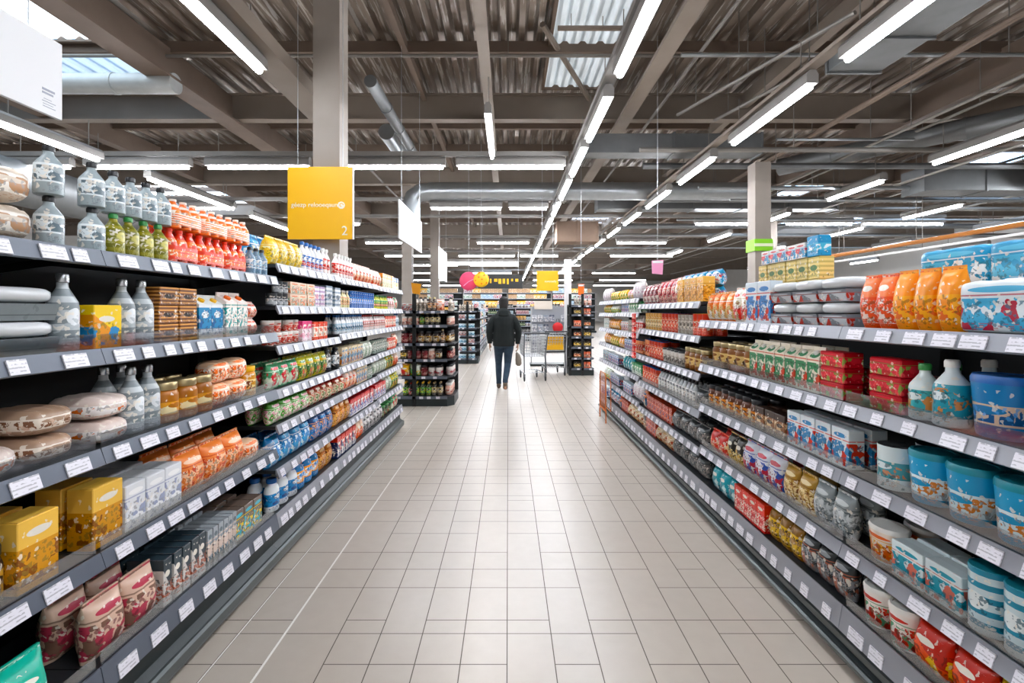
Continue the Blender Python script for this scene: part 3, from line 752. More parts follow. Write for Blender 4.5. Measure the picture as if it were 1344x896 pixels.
P('pkwh', 'loaf', 'bread_pack', 'white-and-pink soft pack', .17, .2, .085, '#dccbc2', '#f4f0ee', '#d8743c', 'band')
P('brnl', 'loaf', 'bread_pack', 'brown crusty pack', .16, .2, .085, '#a98d78', '#e4d8ca', '#7c5238', 'band')
P('glst', 'tray', 'food_tray', 'smoky-grey lidded tray', .22, .2, .1, '#6b7376', '#8d9598', '#3f474b', 'plain')
P('slvt', 'tray', 'food_tray', 'silver lidded tray', .24, .2, .1, '#8b9294', '#b7bdbf', '#c44a3a', 'photo')
P('orbx', 'box', 'tea_box', 'orange-yellow-blue carton', .12, .08, .15, '#ef9a1c', '#f7d23a', '#3f8fc4', 'diag')
P('brbx', 'box', 'coffee_box', 'brown banded carton', .115, .09, .075, '#6b3f22', '#d49a5c', '#1d120c', 'stripe')
P('blcr', 'carton', 'milk_carton', 'yellow-topped blue-white carton', .085, .085, .19, '#e9eef0', '#3a8fc0', '#2a5f9a', 'band', 'y')
P('whcr', 'carton', 'juice_carton', 'teal-printed white carton', .085, .085, .19, '#f0e4dc', '#f4f1ec', '#2f9a94', 'photo', 'o')
P('rwpk', 'bag', 'cheese_pack', 'low white-red pack', .13, .09, .09, '#f4e6e0', '#e85a34', '#f2a87c', 'photo')
P('amjr', 'jar', 'honey_jar', 'amber jar', .085, .085, .13, '#a8661c', '#d99a3a', '#f3e2b4', 'band', 'm')
P('dkjr', 'jar', 'sauce_jar', 'dark jar', .08, .08, .13, '#2d1a12', '#b58a3c', '#efe4c8', 'band', 'k')
P('gdjr', 'jar', 'mustard_jar', 'golden jar', .08, .08, .125, '#c98a1e', '#f0d9a0', '#7c3a16', 'band', 'y')
P('owpk', 'loaf', 'noodle_pack', 'orange-and-white pack', .15, .12, .11, '#f2caa8', '#f2793a', '#fff3e8', 'photo')
P('orth', 'tub', 'snack_tub', 'orange-red tub', .11, .11, .14, '#ea4a1c', '#f7b58c', '#fff0e4', 'band', 'o')
P('gold', 'box', 'cereal_box', 'golden carton', .13, .09, .21, '#d6952c', '#f0c264', '#8a4e14', 'top')
P('whbk', 'box', 'cracker_box', 'white printed carton', .1, .14, .17, '#dfe1e4', '#f2f2f2', '#9fa6c0', 'photo')
P('peac', 'bag', 'biscuit_bag', 'peach-orange bag', .13, .09, .15, '#e98a52', '#f6c7a4', '#c9441e', 'photo')
P('redb', 'bag', 'crisps_bag', 'glossy red bag', .17, .1, .18, '#d8321c', '#f05a34', '#f6c840', 'diag')
P('dkbg', 'bag', 'coffee_bag', 'black-and-gold bag', .11, .08, .18, '#17130f', '#8f6f24', '#d9b64c', 'band')
P('ylbg', 'bag', 'pasta_bag', 'yellow bag', .11, .08, .16, '#e8b21c', '#c9861c', '#6d3a14', 'photo')
P('teal', 'bag', 'napkin_bag', 'teal-green bag', .17, .1, .14, '#0f8f7c', '#1fae94', '#d8f0e6', 'diag')
P('rysn', 'bag', 'snack_bag', 'red-and-yellow bag', .13, .09, .17, '#c3271c', '#f0b81c', '#f8e6c8', 'diag')
P('olsn', 'bag', 'snack_bag', 'cream-and-rose bag', .12, .08, .16, '#d8b8a4', '#b8485a', '#7a5a4c', 'photo')
P('bkwh', 'box', 'biscuit_box', 'white-and-dark carton', .05, .15, .19, '#d4cfca', '#2c3a42', '#b86a52', 'diag')
P('bkgr', 'box', 'biscuit_box', 'slim grey carton', .035, .15, .18, '#9da3a8', '#5d6a72', '#d8c4b8', 'photo')
P('mulc', 'box', 'sweet_box', 'rainbow-topped carton', .09, .12, .16, '#6a5a50', '#4ab0c4', '#e8c83a', 'photo')
P('bkpt', 'tub', 'pudding_tub', 'black-and-cream tub', .1, .1, .1, '#1d1a18', '#c9beb0', '#7a6a5c', 'band', 'k')
# far left rows
P('ylpk', 'bag', 'pasta_bag', 'bright yellow bag', .11, .09, .17, '#f6c40c', '#ffd93a', '#fff2c0', 'photo')
P('blwh', 'bottle', 'detergent_bottle', 'blue-topped white bottle', .07, .06, .2, '#eef0f4', '#3a7ac8', '#e04a3a', 'band', 'b')
P('rdwh', 'bottle', 'detergent_bottle', 'red-labelled white bottle', .07, .06, .2, '#f4ecea', '#dc4a44', '#f0b0a4', 'band', 'w')
P('pchw', 'bag', 'flour_bag', 'white-and-peach bag', .1, .08, .17, '#f6e8e0', '#f2b48c', '#e8624a', 'photo')
P('orbo', 'box', 'soap_box', 'orange-and-green carton', .1, .07, .16, '#f2953a', '#f7d4a8', '#4a9a5a', 'photo')
P('whbo', 'box', 'soap_box', 'plain white carton', .12, .1, .2, '#efe9e2', '#e2dcd4', '#d8d0c6', 'plain')
P('ylbl', 'box', 'soap_box', 'yellow-and-blue carton', .09, .07, .15, '#f3bf2c', '#3a6aa8', '#f8efd8', 'top')
P('gkcn', 'can', 'food_can', 'grey-and-black can', .065, .065, .075, '#3a3e42', '#a4a8ac', '#e6e4e0', 'band', 's')
P('phbx', 'box', 'meal_box', 'peach picture carton', .13, .06, .078, '#f2d4bc', '#e88a5c', '#7ab4a4', 'photo')
P('lilc', 'box', 'tissue_box', 'white-and-lilac carton', .1, .08, .15, '#f0eaf0', '#b89ac4', '#e8a4b0', 'stripe')
P('bgbx', 'box', 'tissue_box', 'blue-grey lined carton', .13, .08, .165, '#dfe4e6', '#8aa0b4', '#3c5468', 'stripe')
P('pylw', 'bottle', 'shampoo_bottle', 'pale yellow bottle', .055, .045, .15, '#efe6b4', '#f0b48c', '#b8c46a', 'band', 'w')
P('blcn', 'can', 'deodorant_can', 'deep blue can', .06, .06, .155, '#1f62b0', '#3f8ad4', '#eef2f6', 'band', 'w')
P('yggr', 'bottle', 'shampoo_bottle', 'yellow-green bottle', .06, .045, .15, '#c4cf3a', '#3f9a4a', '#f0722c', 'band', 'g')
P('rwlo', 'tub', 'yoghurt_tub', 'red-and-white tub', .08, .08, .075, '#f2e4dc', '#e0402c', '#f4a090', 'photo', 'w')
P('pkbx', 'box', 'cream_box', 'pink-and-white carton', .08, .06, .14, '#f4e6ea', '#e85a8c', '#f2b4c8', 'top')
P('rdbx', 'box', 'cream_box', 'red-orange carton', .08, .06, .13, '#ea4a2c', '#f4eae0', '#f08a5c', 'band')
P('wbbt', 'bottle', 'lotion_bottle', 'blue-printed white bottle', .055, .045, .155, '#e8ecef', '#9fc0d4', '#2c5a78', 'band', 'b')
P('rwbt', 'bottle', 'lotion_bottle', 'red-printed white bottle', .055, .045, .15, '#f0e8e6', '#d8b8b0', '#c43a2c', 'band', 'r')
P('grbg', 'bag', 'salad_bag', 'green-and-red bag', .12, .07, .15, '#4a9a6a', '#d2444c', '#dfe8d4', 'photo')
P('ygrb', 'bag', 'salad_bag', 'yellow-green bag', .12, .07, .16, '#c9c23a', '#3f7a3c', '#d84a2c', 'photo')
P('clbg', 'bag', 'rice_bag', 'pale clear bag', .1, .07, .14, '#c4c8bc', '#9fb49a', '#e8e6de', 'photo')
P('bkit', 'jug', 'cleaner_bottle', 'black-and-white flask', .09, .06, .15, '#14181c', '#dfe4e6', '#3c5a6a', 'band', 'k')
P('bbbx', 'box', 'cleaner_box', 'beige-and-blue carton', .08, .06, .15, '#e0cfae', '#5a86a8', '#c9783a', 'photo')
P('dgbx', 'can', 'food_can', 'grey-green can', .07, .07, .11, '#7c8a80', '#c8ccc4', '#3c4a44', 'band', 's')
P('ppbg', 'bag', 'pet_food_bag', 'green-and-pink bag', .13, .08, .14, '#4f9a3a', '#e4a4b4', '#e8eed8', 'photo')
P('rcbg', 'bag', 'pet_food_bag', 'red-and-cream bag', .11, .08, .14, '#c03a2c', '#efe2c4', '#4a8a4a', 'photo')
P('blbg', 'bag', 'nappy_bag', 'bright blue bag', .15, .09, .19, '#1f7ab8', '#3aa4d8', '#e8f2f4', 'photo')
P('dbbg', 'bag', 'nappy_bag', 'dark blue bag', .13, .09, .19, '#1c4a86', '#3a86c4', '#e0a46a', 'photo')
P('obbg', 'bag', 'litter_bag', 'orange-brown bag', .12, .08, .19, '#c9782c', '#e8b46a', '#7a3c18', 'photo')
P('rbwb', 'box', 'powder_box', 'red-blue-white carton', .1, .07, .15, '#e8e6ea', '#d23a3c', '#2c5aa8', 'diag')
P('wjug', 'jug', 'detergent_jug', 'blue-labelled white jug', .12, .08, .19, '#e9edf0', '#2f8ac8', '#1f4a8a', 'band', 'b')
P('bjug', 'jug', 'detergent_jug', 'orange-labelled blue jug', .12, .08, .19, '#1f7ec0', '#f0a03c', '#e8f0f2', 'band', 'o')
P('nvbx', 'box', 'powder_box', 'navy-and-red carton', .09, .07, .17, '#1f2f5c', '#d8392c', '#e8e0d4', 'diag')
P('whsn', 'bag', 'snack_bag', 'white-and-black bag', .1, .07, .16, '#e6e4e4', '#3a3a40', '#b8b4b8', 'photo')
P('grtb', 'tub', 'salad_tub', 'dark green tub', .12, .12, .1, '#2f4a34', '#7a9a6a', '#c43a34', 'band', 'g')
P('orsq', 'bag', 'refill_bag', 'orange refill bag', .09, .07, .16, '#f0702c', '#f9d8c0', '#e8402c', 'diag')
# right side
P('tisw', 'rolls', 'tissue_pack', 'white-blue tissue-pack', .27, .13, .165, '#dfe9ee', '#4fb0d8', '#b8364a', 'photo')
P('tisb', 'rolls', 'tissue_pack', 'bright-blue tissue-pack', .27, .13, .15, '#1f9ccc', '#5cc0e4', '#e8f4f8', 'photo')
P('orrf', 'bag', 'refill_bag', 'coral-orange refill bag', .085, .08, .215, '#f4623a', '#fb8a5a', '#fbe8e0', 'top')
P('yorf', 'bag', 'refill_bag', 'amber-orange refill bag', .085, .08, .22, '#f7941c', '#fbb040', '#ea6a1c', 'band')
P('beib', 'box', 'biscuit_box', 'beige-and-green carton', .1, .08, .12, '#e9d28a', '#c9b46a', '#3f6a34', 'stripe')
P('rdgb', 'box', 'biscuit_box', 'red-and-green carton', .1, .08, .1, '#d42a24', '#e8584a', '#4a8a3c', 'photo')
P('blws', 'box', 'cereal_box', 'blue-white-red carton', .14, .07, .24, '#dce6ee', '#4a86c4', '#d8442c', 'photo')
P('orgd', 'bag', 'crisps_bag', 'orange-and-gold bag', .1, .08, .2, '#ef7a2c', '#e8c07a', '#f4ece0', 'photo')
P('whrd', 'bag', 'flour_bag', 'white-and-red bag', .1, .08, .22, '#f3eee6', '#e4504a', '#c9b48a', 'photo')
P('smbx', 'box', 'tea_box', 'small mixed-colour carton', .09, .07, .085, '#e8e4e0', '#e0646c', '#4a9ac4', 'photo')
P('cybx', 'box', 'tea_box', 'small cyan carton', .1, .07, .11, '#1f9ad0', '#5cc0e0', '#e8f4f8', 'band')
P('whtr', 'tray', 'food_tray', 'white-lidded tray', .2, .16, .11, '#7a8086', '#c4c8cc', '#b83a2c', 'photo')
P('amlb', 'jar', 'honey_jar', 'cream-labelled amber jar', .085, .085, .135, '#8a5216', '#e6c684', '#4a2a10', 'band', 'm')
P('crtn', 'carton', 'soup_carton', 'cream-green-red carton', .085, .07, .21, '#efe6d4', '#3f8a5c', '#d8503c', 'photo', 'w')
P('rdmp', 'multi', 'yoghurt_multipack', 'red fruit multipack', .16, .1, .068, '#c4202c', '#e04a54', '#8aa04a', 'photo')
P('gwbt', 'bottle', 'milk_bottle', 'green-topped white bottle', .095, .095, .2, '#dfe9e8', '#4ab0b8', '#d89a5c', 'band', 'g')
P('wtbt', 'bottle', 'milk_bottle', 'white-and-teal bottle', .105, .105, .225, '#e4eef0', '#38a0b4', '#d8945c', 'band', 'w')
P('blti', 'tub', 'formula_tub', 'pale-banded blue tub', .14, .12, .15, '#2380bc', '#e0c4ac', '#1f5a94', 'band', 'b')
P('lbti', 'tub', 'formula_tub', 'light-blue tub', .13, .12, .155, '#3a9cc8', '#dfeef2', '#d8884a', 'band', 't')
P('ambx', 'jar', 'sauce_jar', 'orange-labelled jar', .075, .075, .12, '#5c2e14', '#e08a3a', '#f4e0b0', 'band', 'k')
P('brbk', 'box', 'coffee_box', 'dark brown carton', .1, .07, .13, '#2f1f18', '#8a5a3c', '#e0c49a', 'band')
P('wbct', 'box', 'baby_food_box', 'white-blue-red carton', .11, .07, .17, '#d9e2e6', '#3f86b8', '#d84a3c', 'photo')
P('wtca', 'can', 'formula_can', 'white-and-teal can', .1, .1, .13, '#d4e0e2', '#4f9aa4', '#c98a6a', 'band', 's')
P('rdst', 'bag', 'sauce_pouch', 'deep red pouch', .09, .06, .12, '#c42218', '#e0503a', '#f0d0a0', 'band')
P('ybbg', 'bag', 'sauce_pouch', 'yellow-and-black pouch', .09, .07, .15, '#d8a41c', '#1f1a14', '#f0dca0', 'diag')
P('wbrd', 'bag', 'rice_bag', 'white-blue-red bag', .11, .08, .16, '#e2e4ec', '#c43a4c', '#3a5ab0', 'photo')
P('gamb', 'bag', 'pasta_bag', 'amber-and-cream bag', .12, .08, .19, '#a8823c', '#e4d0a0', '#7a4a1c', 'photo')
P('slgr', 'bag', 'pet_pouch', 'silver-grey pouch', .1, .07, .16, '#8a9294', '#c8ced0', '#4a5458', 'photo')
P('orwh', 'tub', 'baby_food_tub', 'orange-and-white tub', .12, .1, .11, '#e8d8c8', '#e8703c', '#e8a83c', 'photo', 'w')
P('tlbx', 'box', 'baby_food_box', 'teal-and-white carton', .14, .08, .13, '#dbe8ea', '#1f9ab0', '#d87a6a', 'photo')
P('tlbt', 'can', 'formula_can', 'tall teal-striped can', .11, .11, .2, '#cfe0e4', '#148aa8', '#e8f0f0', 'stripe', 't')
P('blbx', 'box', 'baby_food_box', 'blue-and-brown carton', .15, .08, .14, '#4aaad0', '#e0ecf0', '#7a4a34', 'photo')
P('dktl', 'can', 'formula_can', 'dark teal can', .11, .11, .19, '#0f4a5c', '#1f7084', '#3a94a4', 'stripe', 't')
P('tlbg', 'bag', 'wipes_bag', 'dark teal bag', .11, .08, .15, '#0f6f80', '#2f9aa8', '#c8e0e0', 'diag')
P('obmx', 'bag', 'snack_bag', 'orange-and-blue bag', .1, .07, .15, '#d8743c', '#2f6a94', '#e8dcc4', 'photo')
P('rdbo', 'box', 'chocolate_box', 'bright red carton', .09, .07, .16, '#d41f1c', '#ea4a3c', '#f2e6d8', 'top')
P('amyl', 'bag', 'nut_bag', 'amber-and-yellow bag', .09, .07, .16, '#8a5f1c', '#e0b83c', '#3a2410', 'band')
P('dkmx', 'bag', 'pet_pouch', 'dark mixed pouch', .09, .07, .14, '#23292b', '#8a9094', '#a4604a', 'photo')
P('rwcu', 'tub', 'noodle_cup', 'white-and-red cup', .1, .1, .12, '#e9e2dc', '#c84038', '#5a9a74', 'photo', 'w')
P('ygor', 'bag', 'crisps_bag', 'yellow-green bag', .14, .1, .17, '#e6c81c', '#7ab82c', '#e8502c', 'photo')
P('orrs', 'bag', 'crisps_bag', 'orange-red bag', .14, .1, .17, '#e8521c', '#c42a1c', '#f0c03c', 'diag')
P('rwin', 'bag', 'coffee_bag', 'red-and-wine bag', .12, .09, .21, '#c4303c', '#7a1f2c', '#e8c8b0', 'photo')
P('wndk', 'bag', 'coffee_bag', 'wine-and-white bag', .12, .09, .2, '#8a2c34', '#f0e6dc', '#5a1c24', 'photo')
P('gdbx', 'box', 'cereal_box', 'gold carton', .13, .09, .19, '#f2c06a', '#e8a03c', '#b8742c', 'photo')
P('pkbg', 'bag', 'sweet_bag', 'pink bag', .12, .08, .12, '#f0a0c0', '#f4d44a', '#f8eaf0', 'photo')
P('bltp', 'bag', 'sweet_bag', 'cyan-blue bag', .13, .09, .125, '#1f8fc0', '#e4ecf0', '#d83a34', 'photo')
P('gnbg', 'bag', 'sweet_bag', 'vivid green bag', .11, .08, .12, '#2f9a4a', '#e8eee4', '#f0c83a', 'diag')
P('amcn', 'can', 'nut_can', 'blue-lidded amber can', .07, .07, .15, '#d0a05a', '#e8d4a4', '#8a5a2c', 'band', 'b')
P('rbcn', 'can', 'nut_can', 'blue-lidded red can', .075, .075, .15, '#c83c24', '#e8643c', '#f0e0c8', 'band', 'b')
P('gycn', 'can', 'nut_can', 'stone-grey can', .07, .07, .145, '#a49c90', '#c8c2b8', '#6a6258', 'band', 's')
P('rycn', 'can', 'nut_can', 'yellow-lidded red can', .08, .08, .16, '#d4402c', '#e86a4c', '#f4e8d8', 'band', 'y')
P('pccn', 'can', 'nut_can', 'peach-and-red can', .075, .075, .14, '#e89a6c', '#c83c2c', '#f0e4d8', 'band', 'b')
P('whcu', 'tub', 'baking_tub', 'white squat tub', .08, .08, .1, '#e4e0da', '#b8b0a8', '#3c3834', 'band', 'k')
P('whbl', 'bottle', 'vinegar_bottle', 'grey-white bottle', .06, .06, .16, '#b8bcbe', '#e6e6e4', '#5c6266', 'band', 'k')
P('rdtn', 'box', 'cocoa_box', 'red-brown carton', .08, .07, .15, '#a83a24', '#d8704c', '#2c4a7a', 'band')
P('dgbg', 'bag', 'charcoal_bag', 'dark grey bag', .14, .09, .12, '#2c3032', '#5a6062', '#8a8480', 'photo')
P('crmb', 'bag', 'sugar_bag', 'cream bag', .12, .08, .11, '#e0d2b4', '#c89a5c', '#a4442c', 'photo')
P('whpk', 'bag', 'sugar_bag', 'soft white bag', .13, .09, .19, '#eceaea', '#d8d4d8', '#c8a4b4', 'photo')
P('ylgr', 'bag', 'lemon_bag', 'yellow net bag', .12, .08, .125, '#f0b01c', '#f4d048', '#4a9a4a', 'photo')
P('orgb', 'bag', 'lemon_bag', 'orange net bag', .12, .08, .14, '#ea8a1c', '#f4b03c', '#e8dccc', 'photo')
P('gnwb', 'box', 'tea_box', 'green-and-white carton', .1, .07, .125, '#e4ece4', '#3f9a5c', '#2c6a4a', 'diag')
P('bwbx', 'box', 'salt_box', 'blue-and-white carton', .1, .07, .125, '#d4e2ec', '#3a78b0', '#c44a4c', 'photo')
# racks
P('dkwb', 'bottle', 'wine_bottle', 'dark bottle', .075, .075, .19, '#15130f', '#c8b070', '#e8e0c8', 'band', 'm')
P('gnwi', 'bottle', 'wine_bottle', 'green-labelled bottle', .075, .075, .19, '#1f3a1c', '#4fae4a', '#e8d84a', 'band', 'y')
P('rdwi', 'bottle', 'wine_bottle', 'red-labelled bottle', .075, .075, .19, '#1c1210', '#c4282c', '#f0e0d0', 'band', 'r')
P('whjr', 'jar', 'candle_jar', 'white jar', .08, .08, .12, '#e0d8d4', '#c8b8b4', '#a83a44', 'band', 'k')
P('rdjr', 'jar', 'candle_jar', 'dark red jar', .08, .08, .12, '#6a1a20', '#8a2c34', '#d8b0a0', 'band', 'k')
P('pkjr', 'jar', 'candle_jar', 'pale rose jar', .08, .08, .12, '#e8b8a8', '#f0d8cc', '#b8584c', 'band', 'w')
P('whbn', 'bottle', 'spirit_bottle', 'tall pale bottle', .065, .065, .22, '#d8cfc4', '#a89888', '#3c3028', 'band', 'k')
P('dkbn', 'bottle', 'spirit_bottle', 'tall brown bottle', .065, .065, .22, '#3c2418', '#c8905c', '#e8dcc8', 'band', 'm')
P('blps', 'box', 'care_box', 'icy blue-white carton', .085, .07, .12, '#d4e6ee', '#6ab0d0', '#2c5a78', 'band')
P('whps', 'box', 'care_box', 'white-and-rust carton', .085, .07, .12, '#e8e6e4', '#d8604c', '#3c6a84', 'photo')
P('orps', 'box', 'battery_box', 'orange-and-black carton', .09, .07, .14, '#1c1714', '#ec7a3c', '#f4d8b0', 'band')
P('pcps', 'box', 'battery_box', 'coral carton', .09, .07, .14, '#e8785c', '#f4b49c', '#1f1a18', 'band')
P('ylps', 'box', 'battery_box', 'yellow-and-black carton', .09, .07, .14, '#201c10', '#e8b81c', '#f4e8c0', 'band')
P('fara', 'box', 'small_box', 'red-and-white carton', .12, .1, .18, '#e4dcd8', '#d04a44', '#4a6a94', 'photo')
P('farb', 'box', 'small_carton', 'pale blue carton', .12, .1, .16, '#c8dce4', '#5a98b8', '#e8e4e0', 'photo')
P('farc', 'bottle', 'small_bottle', 'green bottle', .1, .1, .2, '#2f6a44', '#c8c89a', '#e8e4d4', 'band', 'w')
P('fard', 'bag', 'small_bag', 'yellow bag', .14, .1, .18, '#efb92c', '#e8dcb0', '#c4542c', 'photo')
P('fare', 'can', 'small_can', 'dark can', .11, .11, .15, '#2a2c30', '#9a9ca0', '#d8d4d0', 'band', 's')
P('farf', 'tub', 'small_tub', 'white tub', .13, .13, .14, '#eae8e6', '#b8c4cc', '#d88a6c', 'band', 'b')

for k_, c_, d_ in (('bgca', ('#e8e4e0', '#d8433c', '#3c5a8a'), 'red-white big carton'), ('bgcb', ('#f2c43a', '#e8872c', '#f4ecd8'), 'yellow big carton'), ('bgcc', ('#cfe0ea', '#4a94c0', '#f0f0f0'), 'pale-blue big carton'), ('bgcd', ('#a9825c', '#c9a478', '#5a3c24'), 'brown big carton'), ('bgce', ('#f0f0ee', '#c8ccd0', '#5a9a6a'), 'white big carton')):
    P(k_, 'box', 'storage_carton', d_, .29, .3, .3, *c_, 'photo')
USED = {}
def place(key, loc, rotz, label, group, f=1):
    p = PD[key]
    if p['parts'] is None: p['parts'] = make(p['shape'], p['w'], p['d'], p['h'], pack_mat(*p['mat']), p['cap'])
    t = thing(p['name'], label, p['cat'], loc, rotz, group)
    if f != 1: t.scale = (f, f, f)
    for nme, me in p['parts']: link(nme, me, t)
    return t
SHELFW = ['top', 'second', 'third', 'fourth', 'fifth', 'sixth', 'seventh', 'eighth']
LAYW = {1: [''], 2: ['lower', 'upper'], 3: ['low', 'middle', 'high'], 4: ['lowest', 'lower', 'upper', 'topmost']}
COUNT = {}
def run(org, u, rotz, L, z, inset, spec, where, shelf, rng, frm='near', start=0.01, gap=(.002, .012), part=0, rear=False, clear=.25, auto=False, fmax=1.28):
    """fill one shelf: org is the lip line start, u the run direction, L its length; spec 'key:count:layers key ...'"""
    n = Vector((-u.y, u.x)) if rotz == PI/2 else (Vector((u.y, -u.x)) if rotz == -PI/2 else Vector((0, 1)))
    if rotz == PI/2: n = Vector((-1, 0))
    if rotz == -PI/2: n = Vector((1, 0))
    pos = start; items = []
    for s in spec.split():
        q = s.split(':'); key = q[0]; cnt = int(q[1]) if len(q) > 1 else 3; lay = int(q[2]) if len(q) > 2 else 1; ins = float(q[3]) if len(q) > 3 else 0
        if key == '_': pos += cnt*.01; continue
        items.append((key, cnt, lay, ins))
    tot = sum(PD[k]['w']*c for k, c, l, i in items)
    for key, cnt, lay, ins in items:
        p = PD[key]
        off = inset+ins+rng.uniform(0, .02)
        if auto:
            if p['shape'] in ('bag', 'bottle', 'jug', 'jar', 'carton', 'tub', 'can', 'tray') and lay == 1:
                f = max(1.0, min(fmax, clear*rng.uniform(.74, .84)/p['h']))
                p = dict(p, w=p['w']*f, d=p['d']*f, h=p['h']*f, f=f)
            if lay == 1 and p['shape'] in ('box', 'can', 'tub', 'jar', 'multi', 'tray'):
                lay = max(1, min(3, int(clear*.95/(p['h']+.001))))
                while lay > 1 and lay*(p['h']+.001)+.004 > clear+.05-(.056 if p['d'] > .085 else 0): lay -= 1
        for c in range(cnt):
            if pos+p['w'] > L-.004: break
            ck = (where, shelf, p['desc']); COUNT[ck] = COUNT.get(ck, 0)
            i = COUNT[ck]; COUNT[ck] += 1
            skip = False
            for l in range(lay):
                d = off+p['d']/2+rng.uniform(0, .006)
                xy = org+u*(pos+p['w']/2)+n*d
                lw = LAYW[lay][l]
                if l and (rng.random() < part or skip): skip = True; continue
                lab = f"{ordw(i)} {lw+' ' if lw else ''}{p['desc']} from {frm} end, {SHELFW[shelf]} shelf, {where}"
                place(key, (xy.x, xy.y, z+.001+l*(p['h']+.001)), rotz+rng.uniform(-.03, .03)*(0 if p['shape'] in ('box', 'pack', 'rolls', 'multi', 'loaf', 'tray') else 1), lab, f"{p['desc']}s, {SHELFW[shelf]} shelf, {where}", p.get('f', 1))
            if rear and off+2*p['d']+.03 < .42 and p['shape'] != 'loaf':
                d = off+p['d']*1.5+.014+rng.uniform(0, .02)
                xy = org+u*(pos+p['w']/2)+n*d
                k = 2 if (p['shape'] in ('box', 'can', 'tub', 'jar', 'multi') and p['h']*2+.02 < clear and rng.random() < .6) else 1
                for l in range(max(k, lay if lay > 1 and rng.random() < .7 else 1)):
                    if (l+1)*(p['h']+.001)+.06 > clear and l: break
                    lw = ['', 'upper-', 'top-'][min(l, 2)]
                    lab = f"{ordw(i)} {lw}rear-row {p['desc']} from {frm} end, {SHELFW[shelf]} shelf, {where}"
                    place(key, (xy.x, xy.y, z+.001+l*(p['h']+.001)), rotz, lab, f"{p['desc']}s, {SHELFW[shelf]} shelf, {where}", p.get('f', 1))
            pos += p['w']+rng.uniform(*gap)
    return pos
def stock(key, rows, starts=None, y_from=None):
    b = BAYS[key]; rng = random.Random(sum(map(ord, key)))
    for s, spec in enumerate(rows):
        if not spec: continue
        z = b['tops'][s]; L = b['y1']-b['y0']; st = .012
        if y_from: st = max(st, y_from-b['y0'])
        if b['side'] == 'L': org, rz = Vector((-b['X'], b['y0'])), PI/2
        else: org, rz = Vector((b['X'], b['y0'])), -PI/2
        run(org, Vector((0, 1)), rz, L, z, .022, spec, b['where'], s, rng, start=st, part=0 if s == 0 else .12,
            rear=s > 0 and z < 1.36 and key in ('L0', 'L1', 'L2', 'L3', 'R0', 'R1', 'R2'), clear=(b['tops'][s-1]-z-.055) if s else 1, auto=s > 0)
# near left: shelves from the top down, near end first
stock('L0', ['beig:3:2 clrb:1:2', 'glst:2:2 grsb:2', 'pkwh:2:2 brnl:2:2', 'dkjr:3:1 gold:1', 'teal:2:1 rysn:3'], y_from=1.08)
stock('L1', ['clrb:1:2 grnb:4:1 rddk:3:1 blub:3:1', 'orbx:1:1 grsb:2:1 brbx:2:3 blcr:2:1 whcr:2:1 rwpk:3:2', 'pkwh:1:2 grsb:2 amjr:3:1 owpk:2:2 gdjr:1 orth:3:1', 'gold:1:1 whbk:3:1 peac:3:1 owpk:1:1 redb:2:1', 'olsn:2 bkwh:5:1 bkgr:6:1 mulc:4:1 bkpt:2:2'])
stock('L2', ['ylpk:4 blwh:5 rdwh:2', 'gkcn:3:2 phbx:3:2 lilc:2 bgbx:2', 'rwlo:5:2 pkbx:2 rdbx:3', 'grbg:3 ygrb:4 bkit:2', 'ppbg:4 rcbg:4', 'blbg:4 dbbg:3', 'wjug:3 bjug:3 obbg:2'])
stock('L3', ['rdwh:6 pchw:6', 'bgbx:1 pylw:4 blcn:11', 'wbbt:12 rwbt:6', 'bkit:1 bbbx:7 clbg:4', 'rcbg:2 pchw:3 bbbx:4 dgbx:3', 'obbg:3 rbwb:7', 'nvbx:5 orsq:3 whsn:4'])
stock('L4', ['pchw:3 orbo:5 ylbl:3 whbo:1', 'yggr:9 rwbt:4 grbg:2', 'rwbt:7 rdbx:6 wbbt:3', 'dgbx:6:1 rdbx:4 orsq:4', 'clbg:5 ygrb:3 orsq:3', 'rbwb:4 clbg:3 ygrb:3', 'whsn:3 grtb:3 grbg:3 orsq:2'])
stock('R0', ['tisw:2:1 yorf:3 orrf:3', 'blti:3:1 wtbt:1 gwbt:1 rdmp:2:3', 'lbti:5:1 wtca:3:1', 'blbx:2:1 tlbt:2:1 tlbx:2:1 orwh:1', 'ygor:3 orrs:2 rwcu:3'], y_from=1.05)
stock('R1', ['whtr:3:2 blws:2:1 whrd:2 orgd:4', 'rdmp:1:3 _:2 crtn:7:1 amlb:8:1', 'wbct:4:1 brbk:3 ambx:10', 'slgr:2 gamb:2 wbrd:3 ybbg:2 rdst:6', 'dkmx:3 amyl:3 rdbo:4 tlbg:3 obmx:4'])
stock('R2', ['gdbx:4 whrd:1 rwin:4 wndk:4', 'rycn:3 gycn:4 rbcn:5 amcn:6 gnbg:3', 'amlb:4 whcu:5 rbcn:5 pccn:6', 'dgbg:1 whbl:12 rbcn:6 pccn:5', 'dgbg:4 rdtn:9 obmx:5', 'dgbg:4 crmb:3 rdtn:4 brbk:5'])
stock('R3', ['whpk:3 pkbg:2 ylgr:3', 'gnwb:5 bwbx:4', 'rdwh:5 gycn:3 whps:4', 'pccn:5 bwbx:4 orgb:2', 'gnwb:4 tlbg:4', 'whpk:3 bwbx:4', 'crmb:4 rdtn:4 obmx:3'])
stock('R4', ['ylgr:4 whpk:4', 'gnbg:4 ylgr:4', 'orgb:5 whcr:4', 'ylgr:4 orgb:4', 'bwbx:6 tlbx:3', 'bwbx:5 gnbg:3', 'bltp:4 bwbx:4'])
